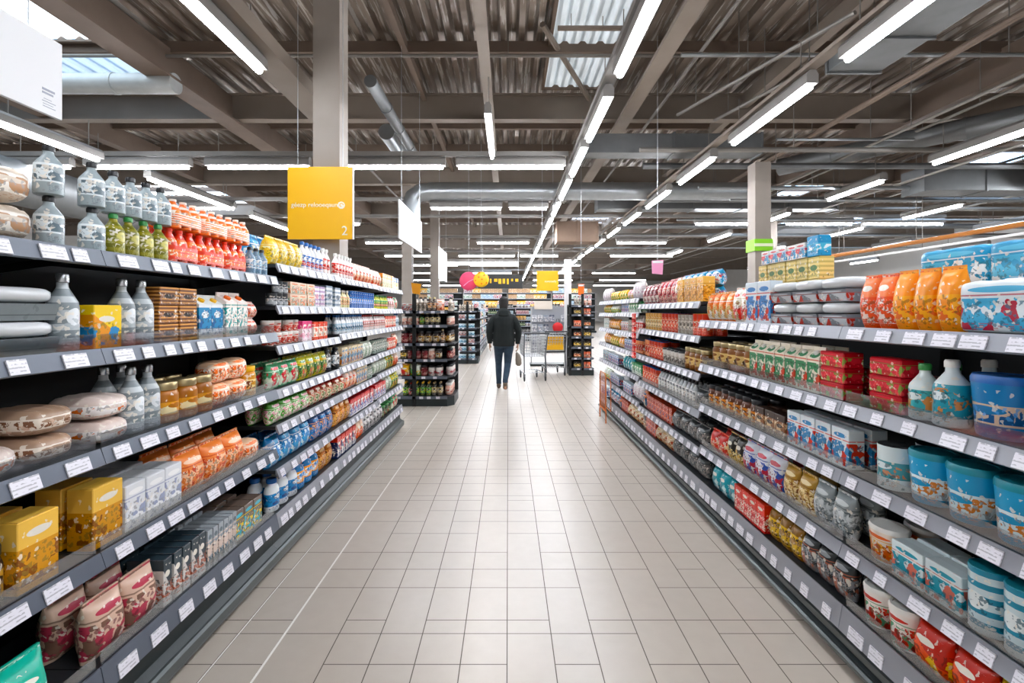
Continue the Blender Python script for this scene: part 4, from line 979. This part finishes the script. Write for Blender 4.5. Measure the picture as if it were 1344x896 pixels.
# second rows and stacks on the top boards
def extra(key, specs):
    b = BAYS[key]; rng = random.Random(5+sum(map(ord, key)))
    for y0, inset, z, spec, where in specs:
        if b['side'] == 'L': org, rz = Vector((-b['X'], y0)), PI/2
        else: org, rz = Vector((b['X'], y0)), -PI/2
        run(org, Vector((0, 1)), rz, b['y1']-y0, z, inset, spec, where, 0, rng)
stack = lambda key, k: BAYS[key]['tops'][0]+PD[k]['h']+.002
extra('L1', [(1.745, .03, stack('L1', 'grnb'), 'clrb:4:1', 'stacked on olive bottles'), (2.06, .022, stack('L1', 'rddk'), 'ordk:3:1', 'stacked on red drink packs')])
extra('L1', [(2.3, .26, BAYS['L1']['tops'][0], 'bgbx:3:2', 'behind red drink packs')])
extra('L2', [(2.93, .17, BAYS['L2']['tops'][0], 'blbg:2 blwh:5', 'behind yellow bags')])
extra('R0', [(1.1, .17, BAYS['R0']['tops'][0], 'tisb:4:2', 'behind white tissue packs')])
extra('R1', [(2.37, .21, BAYS['R1']['tops'][0], 'rdgb:2:2', 'behind lidded trays'), (2.6, .21, BAYS['R1']['tops'][0], 'beib:6:3', 'behind lidded trays')])
z = BAYS['R1']['tops'][0]
extra('R1', [(2.6, .21, z+.364, 'cybx:1 smbx:5', 'stacked on beige boxes')])
extra('R2', [(3.7, .15, BAYS['R2']['tops'][0], 'bltp:6:2 pkbg:3:2 rysn:3', 'behind gold boxes')])

# ------------------------------------------------------------------ dark racks at the row ends
def rack(label, x0, x1, y, depth, tops, post, seed, chamfer=.1, name='display_rack', rail=RD, tags=True):
    W = x1-x0; t = thing(name, label, 'rack', (x0, y, 0)); r = random.Random(seed)
    H_ = max(tops)+.02
    plan = [(0, 0), (W-chamfer, 0), (W, chamfer*1.2), (W, depth), (0, depth)]
    def slab(z0, z1):
        n = len(plan); mb = MB()
        return mb.add([(a, b, z0) for a, b in plan]+[(a, b, z1) for a, b in plan], [(i, (i+1) % n, n+(i+1) % n, n+i) for i in range(n)]+[tuple(range(n-1, -1, -1)), tuple(range(n, 2*n))])
    slab(0, .13).obj('plinth', M['plinth'], t)
    MB().box(0, W, depth-.03, depth, .131, H_).obj('rear_panel', M['backp'], t)
    for px in post: MB().box(px-.03, px+.03, -.012, .03, 0, H_+.25).obj('post', M['black'], t)
    for zt in tops:
        s = slab(zt-.025, zt-.002).obj('shelf', M['shelf'], t)
        MB().box(.002, W-chamfer, -.012, -.0005, zt-.04, zt+.004).obj('price_rail', rail, s)
        for x in (curve_tag_positions(W-chamfer, r, (.09, .2)) if tags else ()):
            if min(abs(x+.03-p) for p in post+[99]) > .07: link('price_tag', tag_mesh(.06, .036), s).location = (x, -.0125, zt-.036)
    return t
RK1 = [.155, .47, .74, .99, 1.28, 1.5]
rack('black bottle rack at the row end with an orange flag', -1.78, -.86, 7.75, .75, RK1, [.30], 1)
rows = ['gnwi:1 rdwi:1 _:9 gnwi:3 dkwb:4 rdwi:2', 'rysn:1 gnbg:1 _:6 rdjr:1 whjr:2 pkjr:1 whjr:3', 'ylps:1 rdjr:1 _:6 rdjr:2 pkjr:1 dkjr:3 whjr:2', 'rdjr:2 _:6 dkjr:3 pkjr:2 dkbn:1', 'pkjr:2 _:8 pkjr:1 gnwi:1 dkwb:3', 'whps:2 _:8 whbn:3 dkbn:2 pchw:1 whbn:1']
for i, (zt, sp) in enumerate(zip(RK1, rows)):
    run(Vector((-1.78, 7.75)), Vector((1, 0)), 0, .8, zt, .035, sp, 'black rack with orange flag', 5-i, random.Random(i), 'column', rear=True, clear=((RK1+[1.79])[i+1]-zt-.05), auto=True, fmax=1.6)
for i, zt in enumerate(RK1):
    run(Vector((-.87, 7.9)), Vector((0, 1)), PI/2, .58, zt, .02, ['pkjr:4 whjr:2', 'whjr:5', 'rdjr:2 pkjr:4', 'dkjr:4 whjr:2', 'pkjr:5', 'whbn:4 dkbn:2'][i], 'aisle-facing side of flagged rack', 5-i, random.Random(30+i), 'near', clear=((RK1+[1.79])[i+1]-zt-.05), auto=True, fmax=1.5)
def flag():
    t = thing('shelf_flag', 'orange-yellow card flag standing on top of the black bottle rack post', 'sign', (-1.5, 7.81, 1.78))
    MB().add([(-.02, 0, .0), (.1, 0, -.02), (.12, 0, .15), (-.04, 0, .17), (-.02, .008, .0), (.1, .008, -.02), (.12, .008, .15), (-.04, .008, .17)], [(0, 1, 2, 3), (7, 6, 5, 4), (0, 4, 5, 1), (2, 6, 7, 3), (0, 3, 7, 4), (1, 5, 6, 2)]).obj('card', plain('amber card', '#f5a312', .5), t)
    MB().box(-.01, .01, .01, .02, 0, .08).obj('clip', M['black'], t)
flag()
RK2 = [.15, .37, .59, .8, 1.02, 1.28, 1.5]
rack('second black rack farther down, stocked with icy blue cartons', -1.47, -.85, 14.0, .9, RK2, [.31], 2, .05)
for i, zt in enumerate(RK2):
    run(Vector((-1.47, 14)), Vector((1, 0)), 0, .58, zt, .035, ['blps:3 _:5 blps:2', 'whps:1 blps:2 _:5 whps:1 blps:1', 'blps:3 _:5 whps:2', 'whps:3 _:5 blps:2', 'blps:3 _:5 blps:2', 'whps:2 blps:1 _:5 blps:2', 'whbn:4 _:5 whbn:2'][i], 'black rack with blue cartons', 6-i, random.Random(i), 'post', clear=((RK2+[1.77])[i+1]-zt-.05), auto=True, fmax=1.45)
RK3 = [.17, .41, .66, .9, 1.14, 1.42, 1.63]
rack('black rack stocked with orange and yellow cartons beside the white pillar', 1.42, 2.0, 11.45, .4, RK3, [.02, .31], 3, .02)
for i, zt in enumerate(RK3):
    run(Vector((1.42, 11.45)), Vector((1, 0)), 0, .57, zt, .035, '_:5 '+['ylps:2 _:6 pcps:2', 'orps:2 _:6 pcps:2', 'ylps:2 _:6 ylps:2', 'orps:2 _:6 ylps:2', 'pcps:2 _:6 orps:2', 'ylps:2 _:6 pcps:2', 'whbn:3 _:6 pkjr:2'][i], 'rack beside white pillar', 6-i, random.Random(i), 'pillar', start=.01, clear=((RK3+[1.86])[i+1]-zt-.05), auto=True, fmax=1.4)

# ------------------------------------------------------------------ distant shelving
def far_unit(label, where, x0, x1, y, specs, tops, m='rail', frm='person'):
    rack(label, x0, x1, y, .45, tops, [], 5, .01, 'shelving_unit', M['rail'], False)
    for i, zt in enumerate(tops):
        run(Vector((x0, y)), Vector((1, 0)), 0, x1-x0-.01, zt, .03, specs[i % len(specs)], where, len(tops)-1-i, random.Random(int(x0*7)+i+50), frm, clear=.24, auto=True)
FT = [.15, .45, .75, 1.05, 1.35, 1.65]
fs = ['fara:5 farb:4 farc:3', 'farf:4 fard:4 fara:3', 'farb:4 fare:4 farf:3', 'fare:5 fara:3 fard:3', 'farc:4 farf:4 farb:3', 'fard:3 farb:4 fare:4']
far_unit('distant shelving unit directly beyond the walking person', 'unit beyond walking person', -1.0, .35, 24, fs, FT, frm='inner')
far_unit('distant shelving unit beyond the shopping trolley', 'unit beyond shopping trolley', .4, 1.75, 24.6, fs[2:]+fs[:2], FT, frm='inner')
far_unit('distant shelving unit behind the white pillar', 'unit behind white pillar', 1.8, 3.15, 24, fs[4:]+fs[:4], FT, frm='inner')
bay('shelving_bay', 'long far shelving bay behind the rack with blue cartons', .93, 15.4, 18.4, 'L', [1.6, 1.3, 1.0, .7, .42], RL, tags=False, seed=12)
for i, zt in enumerate([1.6, 1.3, 1.0, .7, .42, .3]):
    if i < 5: run(Vector((-.93, 15.4)), Vector((0, 1)), PI/2, 3.0, zt, .025, (fs[i]+' '+fs[(i+2) % 6]).replace('far', 'far'), 'far bay past blue rack', i, random.Random(80+i))
bay('shelving_bay', 'farthest shelving bay along the same side as the rack with blue cartons', .93, 18.6, 21.6, 'L', [1.6, 1.3, 1.0, .7, .42], RL, tags=False, seed=13)
for i, zt in enumerate([1.6, 1.3, 1.0, .7, .42]):
    run(Vector((-.93, 18.6)), Vector((0, 1)), PI/2, 3.0, zt, .025, (fs[(i+3) % 6]+' '+fs[(i+1) % 6]), 'farthest bay past blue rack', i, random.Random(90+i))
def fascia():
    t = thing('sign_board', 'long dark overhead board with small yellow patches far down the aisle', 'sign', (-1.35, 22, 2.5))
    MB().box(0, 2.0, 0, .06, 0, .62).obj('panel', plain('dark board', '#2b2c2c', .6), t)
    r = random.Random(4)
    for i in range(9): MB().box(.15+.19*i, .15+.19*i+r.uniform(.07, .15), -.01, 0, .28+r.uniform(-.1, .06), .44).obj('yellow_patch', M['yellow'], t)
    for x in (.2, 1.8): MB().tube([(x, .03, .62), (x, .03, CEIL-2.5)], .01, 6).obj('suspension_rod', M['wire'], t)
fascia()
TT = [1.0, 1.45, 1.9, 2.35, 2.75]
for k, x0 in enumerate((-6.2, -3.1, 0, 3.1)):
    nm = ('skylight-side', 'second', 'third', 'pillar-side')[k]
    rack(nm+' tall storage rack along the back beyond all shelving', x0, x0+3.0, 34, .6, TT, [], 6, .01, 'storage_rack', M['rail'], False)
    for i, zt in enumerate(TT):
        if i: run(Vector((x0, 34)), Vector((1, 0)), 0, 2.95, zt, .04, ' '.join(R.choice(['bgca', 'bgcb', 'bgcc', 'bgcd', 'bgce'])+':%d' % R.choice((2, 3)) for _ in range(4)), nm+' tall back rack', 4-i, random.Random(k*9+i), 'skylight', clear=.4)
# hanging goods display near the trolleys
def pegboard():
    t = thing('display_stand', 'white pegboard stand of hanging goods behind the trolleys', 'stand', (.62, 13.6, 0))
    MB().box(0, 1.0, .0, .03, .35, 1.62).obj('peg_panel', plain('grey pegboard', '#9a9fa8', .5), t)
    for x in (.02, .98): MB().box(x-.02, x+.02, -.02, .05, 0, 1.62).obj('post', M['wire'], t)
    MB().box(-.02, 1.02, -.25, .25, 0, .06).obj('foot', M['plinth'], t)
    MB().box(.1, .6, -.02, -.001, 1.55, 1.78).obj('header_card', plain('cream card', '#e9e2d8', .6), t)
    cols = [('#2b3550', 'navy'), ('#e3e5ea', 'white'), ('#17181c', 'black'), ('#9aa4b4', 'steel-blue'), ('#c9ccd4', 'pale grey')]
    r = random.Random(8); me = {}
    for j in range(4):
        for i in range(6):
            c, nme = cols[(i*2+j*3) % 5]
            if (j == 2 and i > 2) or (j == 3 and i == 4): continue
            x, z = .1+i*.16, .42+j*.26
            if c not in me:
                m = pack_mat(c, '#8a90a0', '#f0f0f2', 'photo')
                me[c] = (MB().box(-.066, .066, -.03, 0, 0, .19).mesh('blister_card', m), MB().tube([(0, .03, .19), (0, -.05, .19), (0, -.06, .2)], .004, 6).mesh('hook', M['wire']))
            g = thing('hanging_pack', f'{nme} hanging pack, {ordw(i)} from pillar-far side, {ordw(j)} row up, pegboard stand', 'pack', (.62+x, 13.56, z), 0, 'packs on the pegboard stand')
            link('blister_card', me[c][0], g); link('hook', me[c][1], g)
    g = thing('hanging_bag', 'bright red rounded bag hanging on the pegboard stand', 'bag', (1.36, 13.5, .9))
    MB().loft([(0, 0, 0, .03, .02), (0, 0, .06, .12, .05), (0, 0, .17, .15, .06), (0, 0, .25, .11, .05), (0, 0, .29, .03, .02)]).obj('pouch', plain('red fabric', '#c8121c', .5), g, 1.0)
    MB().tube([(-.05, 0, .27), (-.03, 0, .38), (.03, 0, .38), (.05, 0, .27)], .008, 6).obj('strap', M['black'], g)
pegboard()
def clip_strip():
    t = thing('hanging_clip_strip', 'red hanging strip of small packets down the shelf edge', 'strip', (1.385, 5.36, .98))
    MB().box(-.003, .003, -.012, .012, 0, .5).obj('backing', M['white'], t)
    m = pack_mat('#e01c1c', '#f4503a', '#fbe4d8', 'band')
    for i in range(7): MB().box(-.028, -.004, -.045, .045, .01+i*.07, .072+i*.07).obj('packet', m, t, bevel=.004)
clip_strip()
def wire_frame():
    t = thing('wire_basket', 'orange wire basket leaning on the low shelves near the white pillar', 'basket', (1.3, 6.55, .16))
    m = plain('orange wire', '#d8701c', .4)
    def loop(x, y0, y1, z0, z1): return [(x, y0, z0), (x, y0, z1-.06), (x, y0+.06, z1), (x, y1-.06, z1), (x, y1, z1-.06), (x, y1, z0), (x, y0, z0)]
    MB().tube(loop(0, 0, .42, 0, .5), .008, 6).obj('frame', m, t, .8)
    MB().tube(loop(.07, .02, .4, 0, .42), .006, 6).obj('frame', m, t, .8)
    mb = MB()
    for i in range(1, 8): mb.tube([(.001, .05*i+.01, 0), (.001, .05*i+.01, .49)], .003, 5)
    for i in range(1, 5): mb.tube([(.001, .0, .1*i), (.001, .42, .1*i)], .003, 5)
    mb.obj('wire_mesh', m, t)
    for y in (0, .42): MB().tube([(0, y, 0), (0, y, -.155)], .008, 6).obj('leg', m, t)
wire_frame()

# ------------------------------------------------------------------ shopping trolleys
def trolley(loc, rot, label, flap):
    t = thing('shopping_cart', label, 'trolley', loc, rot)
    # local +y points away from the handle; basket mouth z .98, floor z .56
    def at(u, v, w):      # u across -1..1, v along 0..1, w height 0..1
        hw = (.27-.05*v)*(.82+.18*w)
        y = -.02+(.12*(1-w))+v*(.84-.22*(1-w)) ; return (u*hw, y, .52+.46*w+.03*v*(1-w))
    mb = MB(); rr = .0052
    for k in range(8):
        w = k/7; mb.tube([at(-1, 0, w), at(-1, 1, w), at(1, 1, w), at(1, 0, w), at(-1, 0, w)], rr if k < 7 else .007, 5)
    for s in (-1, 1):
        for k in range(14): v = k/13; mb.tube([at(s, v, 0), at(s, v, 1)], rr, 5)
    for k in range(9):
        u = -1+k/4; mb.tube([at(u, 1, 1), at(u, 1, 0), at(u, 0, 0), at(u, 0, 1)], rr, 5)
    for k in range(1, 13): v = k/13; mb.tube([at(-1, v, 0), at(1, v, 0)], rr, 5)
    mb.obj('wire_basket', M['wire'], t)
    gm = plain('grey trolley tube', '#767b80', .35, .6)
    for s in (-1, 1):
        MB().tube([(s*.25, -.13, 1.03), (s*.25, -.05, .98), (s*.235, .06, .54), (s*.24, .0, .2), (s*.24, .05, .17), (s*.19, .72, .17)], .013, 8).obj('side_frame', gm, t, .8)
        MB().tube([(s*.235, .06, .54), (s*.2, .5, .56)], .01, 8).obj('side_rail', gm, t, .8)
    MB().tube([(-.27, -.13, 1.03), (.27, -.13, 1.03)], .017, 10).obj('handle', plain('handle grip', '#3c4044', .5), t, .8)
    mb = MB()
    for k in range(6): x = -.16+.064*k; mb.tube([(x, .06, .185), (x*.85, .7, .185)], .005, 5)
    mb.tube([(-.22, .1, .18), (.22, .1, .18)], .007, 6); mb.tube([(-.18, .68, .18), (.18, .68, .18)], .007, 6)
    mb.obj('lower_rack_wire', M['wire'], t)
    for s in (-1, 1):
        for x, y in ((s*.23, .06), (s*.185, .68)):
            c = MB().prism([(y-.03, .16), (y+.03, .16), (y+.02, .06), (y-.02, .06)], x-.02, x+.02).obj('caster', gm, t)
            o = MB().lathe([(.001, -.014), (.035, -.014), (.052, -.008), (.052, .008), (.035, .014), (.001, .014)], 18).obj('wheel', M['black'], c, .7)
            o.location = (x, y-.01, .0525); o.rotation_euler = (0, PI/2, 0)
    if flap:
        ym = plain('yellow flap', '#f6b90c', .4)
        MB().box(-.2, .2, .045, .06, .60, .92).obj('child_flap', ym, t, bevel=.006)
        mb = MB().tube([(-.23, .03, .56), (-.23, .03, .94), (-.19, .03, .97), (.19, .03, .97), (.23, .03, .94), (.23, .03, .56), (-.23, .03, .56)], .02, 8)
        mb.obj('flap_surround', M['black'], t, .8)
    return t
trolley((.58, 10.45, 0), math.radians(10), 'grey wire shopping trolley standing in the aisle near the person', False)
trolley((1.09, 11.35, 0), math.radians(6), 'second trolley with yellow child flap, beside the rack near pillar', True)

# ------------------------------------------------------------------ the walking person
def solid(name, mb, m, parent, voxel, smooth=6):
    me = mb.mesh('tmp', m); o = bpy.data.objects.new('tmp', me); C.objects.link(o)
    md = o.modifiers.new('r', 'REMESH'); md.mode = 'VOXEL'; md.voxel_size = voxel
    sm = o.modifiers.new('s', 'SMOOTH'); sm.factor = .5; sm.iterations = smooth
    dg = bpy.context.evaluated_depsgraph_get(); out = bpy.data.meshes.new_from_object(o.evaluated_get(dg))
    bpy.data.objects.remove(o); out.materials.clear(); out.materials.append(m); out.name = name
    out.polygons.foreach_set('material_index', [0]*len(out.polygons)); out.shade_smooth()
    return link(name, out, parent)
def person():
    t = thing('person', 'person in dark hooded jacket and blue jeans walking away with a bag', 'person', (-.085, 9.42, 0))
    skin = plain('skin', '#c99a80', .5, 0)
    lh, rh = (-.095, .0, .93), (.095, .0, .93)
    lk, rk = (-.10, .13, .50), (.075, .03, .49)
    la, ra = (-.095, .10, .10), (.03, -.20, .16)
    B = MB()
    B.loft([(0, 0, .84, .13, .10), (0, 0, .93, .165, .115), (0, -.005, 1.05, .145, .105), (0, -.01, 1.2, .16, .115), (0, -.01, 1.33, .18, .12), (0, -.005, 1.42, .15, .1), (0, .0, 1.47, .07, .07), (0, .015, 1.52, .055, .058), (0, .025, 1.57, .055, .06)], 18)
    # head
    B.loft([(0, .03, 1.535, .035, .045), (0, .035, 1.555, .058, .075), (0, .025, 1.60, .07, .09), (0, .02, 1.655, .076, .098), (0, .015, 1.70, .073, .092), (0, .01, 1.735, .05, .065), (0, .01, 1.755, .015, .02)], 18)
    B.loft([(0, .115, 1.66, .008, .008), (0, .13, 1.63, .012, .012), (0, .125, 1.615, .014, .01)], 8)          # nose
    for s in (-1, 1):
        B.loft([(s*.076, .015, 1.675, .006, .012), (s*.082, .01, 1.65, .008, .02), (s*.078, .018, 1.615, .006, .01)], 8)   # ears
        B.loft([(s*.03, .108, 1.59, .014, .008), (0, .116, 1.592, .02, .008)], 8)                                          # lips
    for h, k, a in ((lh, lk, la), (rh, rk, ra)):
        m1 = [(h[i]+k[i])/2 for i in range(3)]; m2 = [k[i]*.65+a[i]*.35 for i in range(3)]
        B.loft([(*h, .085, .09), (*m1, .075, .078), (*k, .055, .06), (m2[0], m2[1]-.012, m2[2], .052, .058), (*a, .034, .038)], 14)
    # feet
    B.loft([(la[0], la[1]-.05, .05, .03, .035), (la[0], la[1]+.02, .05, .034, .045), (la[0]-.005, la[1]+.13, .035, .04, .028), (la[0]-.005, la[1]+.19, .028, .028, .016)], 10)
    B.loft([(ra[0], ra[1]-.04, .16, .03, .03), (ra[0], ra[1]+.03, .11, .034, .045), (ra[0], ra[1]+.12, .04, .04, .03), (ra[0], ra[1]+.17, .024, .03, .018)], 10)
    # arms: swinging slightly
    LS, LE, LW = (-.19, 0, 1.4), (-.275, -.03, 1.13), (-.27, .03, .88)
    RS, RE, RW = (.19, 0, 1.4), (.285, -.03, 1.13), (.27, .02, .87)
    for s, e, w in ((LS, LE, LW), (RS, RE, RW)):
        B.loft([(s[0]*.5, 0, 1.4, .05, .055), (s[0]*.85, 0, 1.375, .055, .058), (s[0]*1.05, -.005, 1.32, .052, .055), ((s[0]+e[0])/2, -.02, (s[2]+e[2])/2, .047, .05), (*e, .04, .042), ((e[0]*.6+w[0]*.4), 0, e[2]*.6+w[2]*.4, .039, .04), (*w, .026, .03)], 12)
    def hand(w, side, grip):
        x, y, z = w
        B.loft([(x, y, z+.02, .025, .03), (x, y, z-.02, .018, .036), (x, y+.003, z-.065, .016, .042), (x, y+.004, z-.09, .014, .04)], 10)
        for i, ln in enumerate((.072, .08, .076, .06)):
            fy = y+.034-i*.0225; c = .6 if grip else .25; ix = -side
            p0 = (x, fy, z-.085); p1 = (x+ix*ln*.2*c, fy, z-.085-ln*.42); p2 = (x+ix*ln*.6*c, fy, z-.085-ln*.72*(1-.2*c)); p3 = (x+ix*ln*(1.0*c), fy, z-.085-ln*(.95-.55*c))
            B.loft([(*p0, .0098, .0098), (*p1, .0095, .0095), (*p2, .0088, .0088), (*p3, .0075, .0075)], 8)
        B.loft([(x-side*.008, y+.035, z-.03, .012, .012), (x-side*.02, y+.06, z-.06, .0105, .0105), (x-side*.03, y+.066, z-.09, .0085, .0085)], 8)   # thumb
    hand(LW, -1, False); hand(RW, 1, True)
    solid('body', B, skin, t, .0055, 3)
    # jeans
    jm = worn('blue denim', '#34495c', '#1c2a3a', .8, 0, 18, .8)
    J = MB()
    J.loft([(0, 0, .80, .155, .125), (0, 0, .88, .185, .14), (0, 0, .96, .178, .135), (0, 0, 1.02, .165, .125)], 18)
    for h, k, a in ((lh, lk, la), (rh, rk, ra)):
        J.loft([(h[0], h[1], h[2]-.02, .098, .115), (h[0]*.97+k[0]*.03, h[1]*.8+k[1]*.2, .80, .098, .108), ((h[0]+k[0])/2, (h[1]+k[1])/2, .69, .085, .092), (k[0], k[1], k[2], .067, .073), (k[0]*.6+a[0]*.4, (k[1]*.6+a[1]*.4)-.012, k[2]*.6+a[2]*.4, .062, .068), (a[0], a[1]-.005, a[2]+.045, .05, .056), (a[0], a[1]-.005, a[2]-.005, .052, .058)], 14)
    tag(solid('jeans', J, jm, t, .009, 4), 'blue denim jeans')
    # jacket
    km = worn('dark green-black cloth', '#0d1415', '#182222', .75, 0, 14, .7)
    K = MB()
    K.loft([(0, 0, .83, .205, .155), (0, 0, .86, .21, .16), (0, -.005, .95, .205, .16), (0, -.01, 1.1, .2, .155), (0, -.012, 1.25, .205, .16), (0, -.012, 1.36, .205, .15), (0, -.01, 1.43, .17, .125), (0, 0, 1.485, .095, .095)], 20)
    for s, e, w in ((LS, LE, LW), (RS, RE, RW)):
        K.loft([(s[0]*.45, -.005, 1.4, .07, .085), (s[0]*.85, -.004, 1.375, .075, .085), (s[0]*1.08, -.008, 1.32, .075, .082), ((s[0]+e[0])/2, -.02, (s[2]+e[2])/2, .071, .076), (*e, .064, .067), ((e[0]+w[0])/2, (e[1]+w[1])/2, (e[2]+w[2])/2, .058, .06), (w[0], w[1], w[2]+.035, .046, .048), (w[0], w[1], w[2]-.002, .047, .049)], 14)
    solid('jacket', K, km, t, .009, 4)
    hd = MB()
    hd.loft([(-.09, -.02, 1.47, .045, .05), (-.06, -.085, 1.475, .05, .055), (0, -.11, 1.47, .05, .06), (.06, -.085, 1.475, .05, .055), (.09, -.02, 1.47, .045, .05)], 12)
    hd.loft([(0, -.10, 1.36, .06, .02), (0, -.12, 1.42, .11, .045), (0, -.10, 1.49, .1, .05), (0, -.07, 1.54, .075, .045)], 14)
    tag(solid('hood', hd, km, t, .009, 4), 'dark hood bunched behind the neck')
    hm = worn('dark hair', '#181514', '#2a2422', .6, 0, 40)
    h = MB()
    h.loft([(0, -.03, 1.51, .06, .05), (0, -.04, 1.56, .08, .06), (0, -.028, 1.62, .09, .078), (0, -.002, 1.67, .095, .1), (0, .006, 1.715, .091, .104), (0, .008, 1.755, .066, .078), (0, .008, 1.78, .02, .025)], 18)
    tag(solid('hair', h, hm, t, .008, 3), 'short dark hair')
    sm, so = plain('brown shoe', '#6a5a4e', .6), plain('pale sole', '#a89c90', .7)
    for a, back in ((la, False), (ra, True)):
        S = MB()
        if not back:
            S.loft([(a[0], a[1]-.065, .055, .036, .045), (a[0], a[1]-.01, .065, .043, .06), (a[0], a[1]+.07, .05, .047, .046), (a[0]-.004, a[1]+.15, .038, .048, .033), (a[0]-.004, a[1]+.205, .03, .034, .022)], 12)
            S.loft([(a[0], a[1]-.01, .06, .045, .05), (a[0], a[1]-.01, .12, .046, .05)], 12)
        else:
            S.loft([(a[0], a[1]-.05, .17, .036, .04), (a[0], a[1]+.02, .135, .043, .056), (a[0], a[1]+.09, .075, .046, .044), (a[0], a[1]+.145, .036, .046, .032), (a[0], a[1]+.19, .028, .032, .022)], 12)
            S.loft([(a[0], a[1]-.005, .14, .045, .05), (a[0], a[1]-.01, .19, .046, .05)], 12)
        o = solid('shoe', S, sm, t, .007, 3)
    return t, RW
pt, RW = person()
def carried_bag():
    t = thing('carrier_bag', 'small beige-grey bag hanging from the walking person\u2019s hand', 'bag', (-.085+RW[0]-.026, 9.42+RW[1]+.002, .45))
    m = worn('beige bag', '#8f8578', '#746a5f', .7, 0, 20)
    MB().loft([(.04, 0, 0, .03, .02), (.04, 0, .03, .055, .04), (.038, 0, .12, .06, .045), (.025, 0, .2, .045, .03), (0, 0, .25, .02, .016)], 14).obj('pouch', m, t, 1.2)
    MB().tube([(0, .012, .245), (0, .05, .265), (0, .054, .29), (0, .04, .305), (0, -.04, .305), (0, -.054, .29), (0, -.05, .265), (0, -.012, .245)], .005, 6).obj('loop_handle', m, t, .8)
carried_bag()

# ------------------------------------------------------------------ world, camera, view
w = bpy.data.worlds.new('World'); bpy.context.scene.world = w; w.use_nodes = True
w.node_tree.nodes['Background'].inputs[0].default_value = (.75, .85, 1, 1); w.node_tree.nodes['Background'].inputs[1].default_value = .6
cd = bpy.data.cameras.new('camera'); cam = bpy.data.objects.new('camera', cd); C.objects.link(cam)
cd.sensor_width = 36; cd.lens = 36*646/1344; cd.clip_end = 200; cd.clip_start = .05
cd.shift_x = 5/1344; cd.shift_y = -40/1344
cam.location = (0, 0, H); cam.rotation_euler = (PI/2, 0, 0)
sc = bpy.context.scene; sc.camera = cam
sc.view_settings.view_transform = 'Standard'; sc.view_settings.look = 'None'; sc.view_settings.exposure = 1.8; sc.view_settings.gamma = 1; sc.view_settings.use_curve_mapping = False
cy = sc.cycles
cy.max_bounces = 8; cy.diffuse_bounces = 4; cy.glossy_bounces = 4; cy.transparent_max_bounces = 12; cy.caustics_reflective = False; cy.caustics_refractive = False
cy.sample_clamp_indirect = 6; cy.use_denoising = True
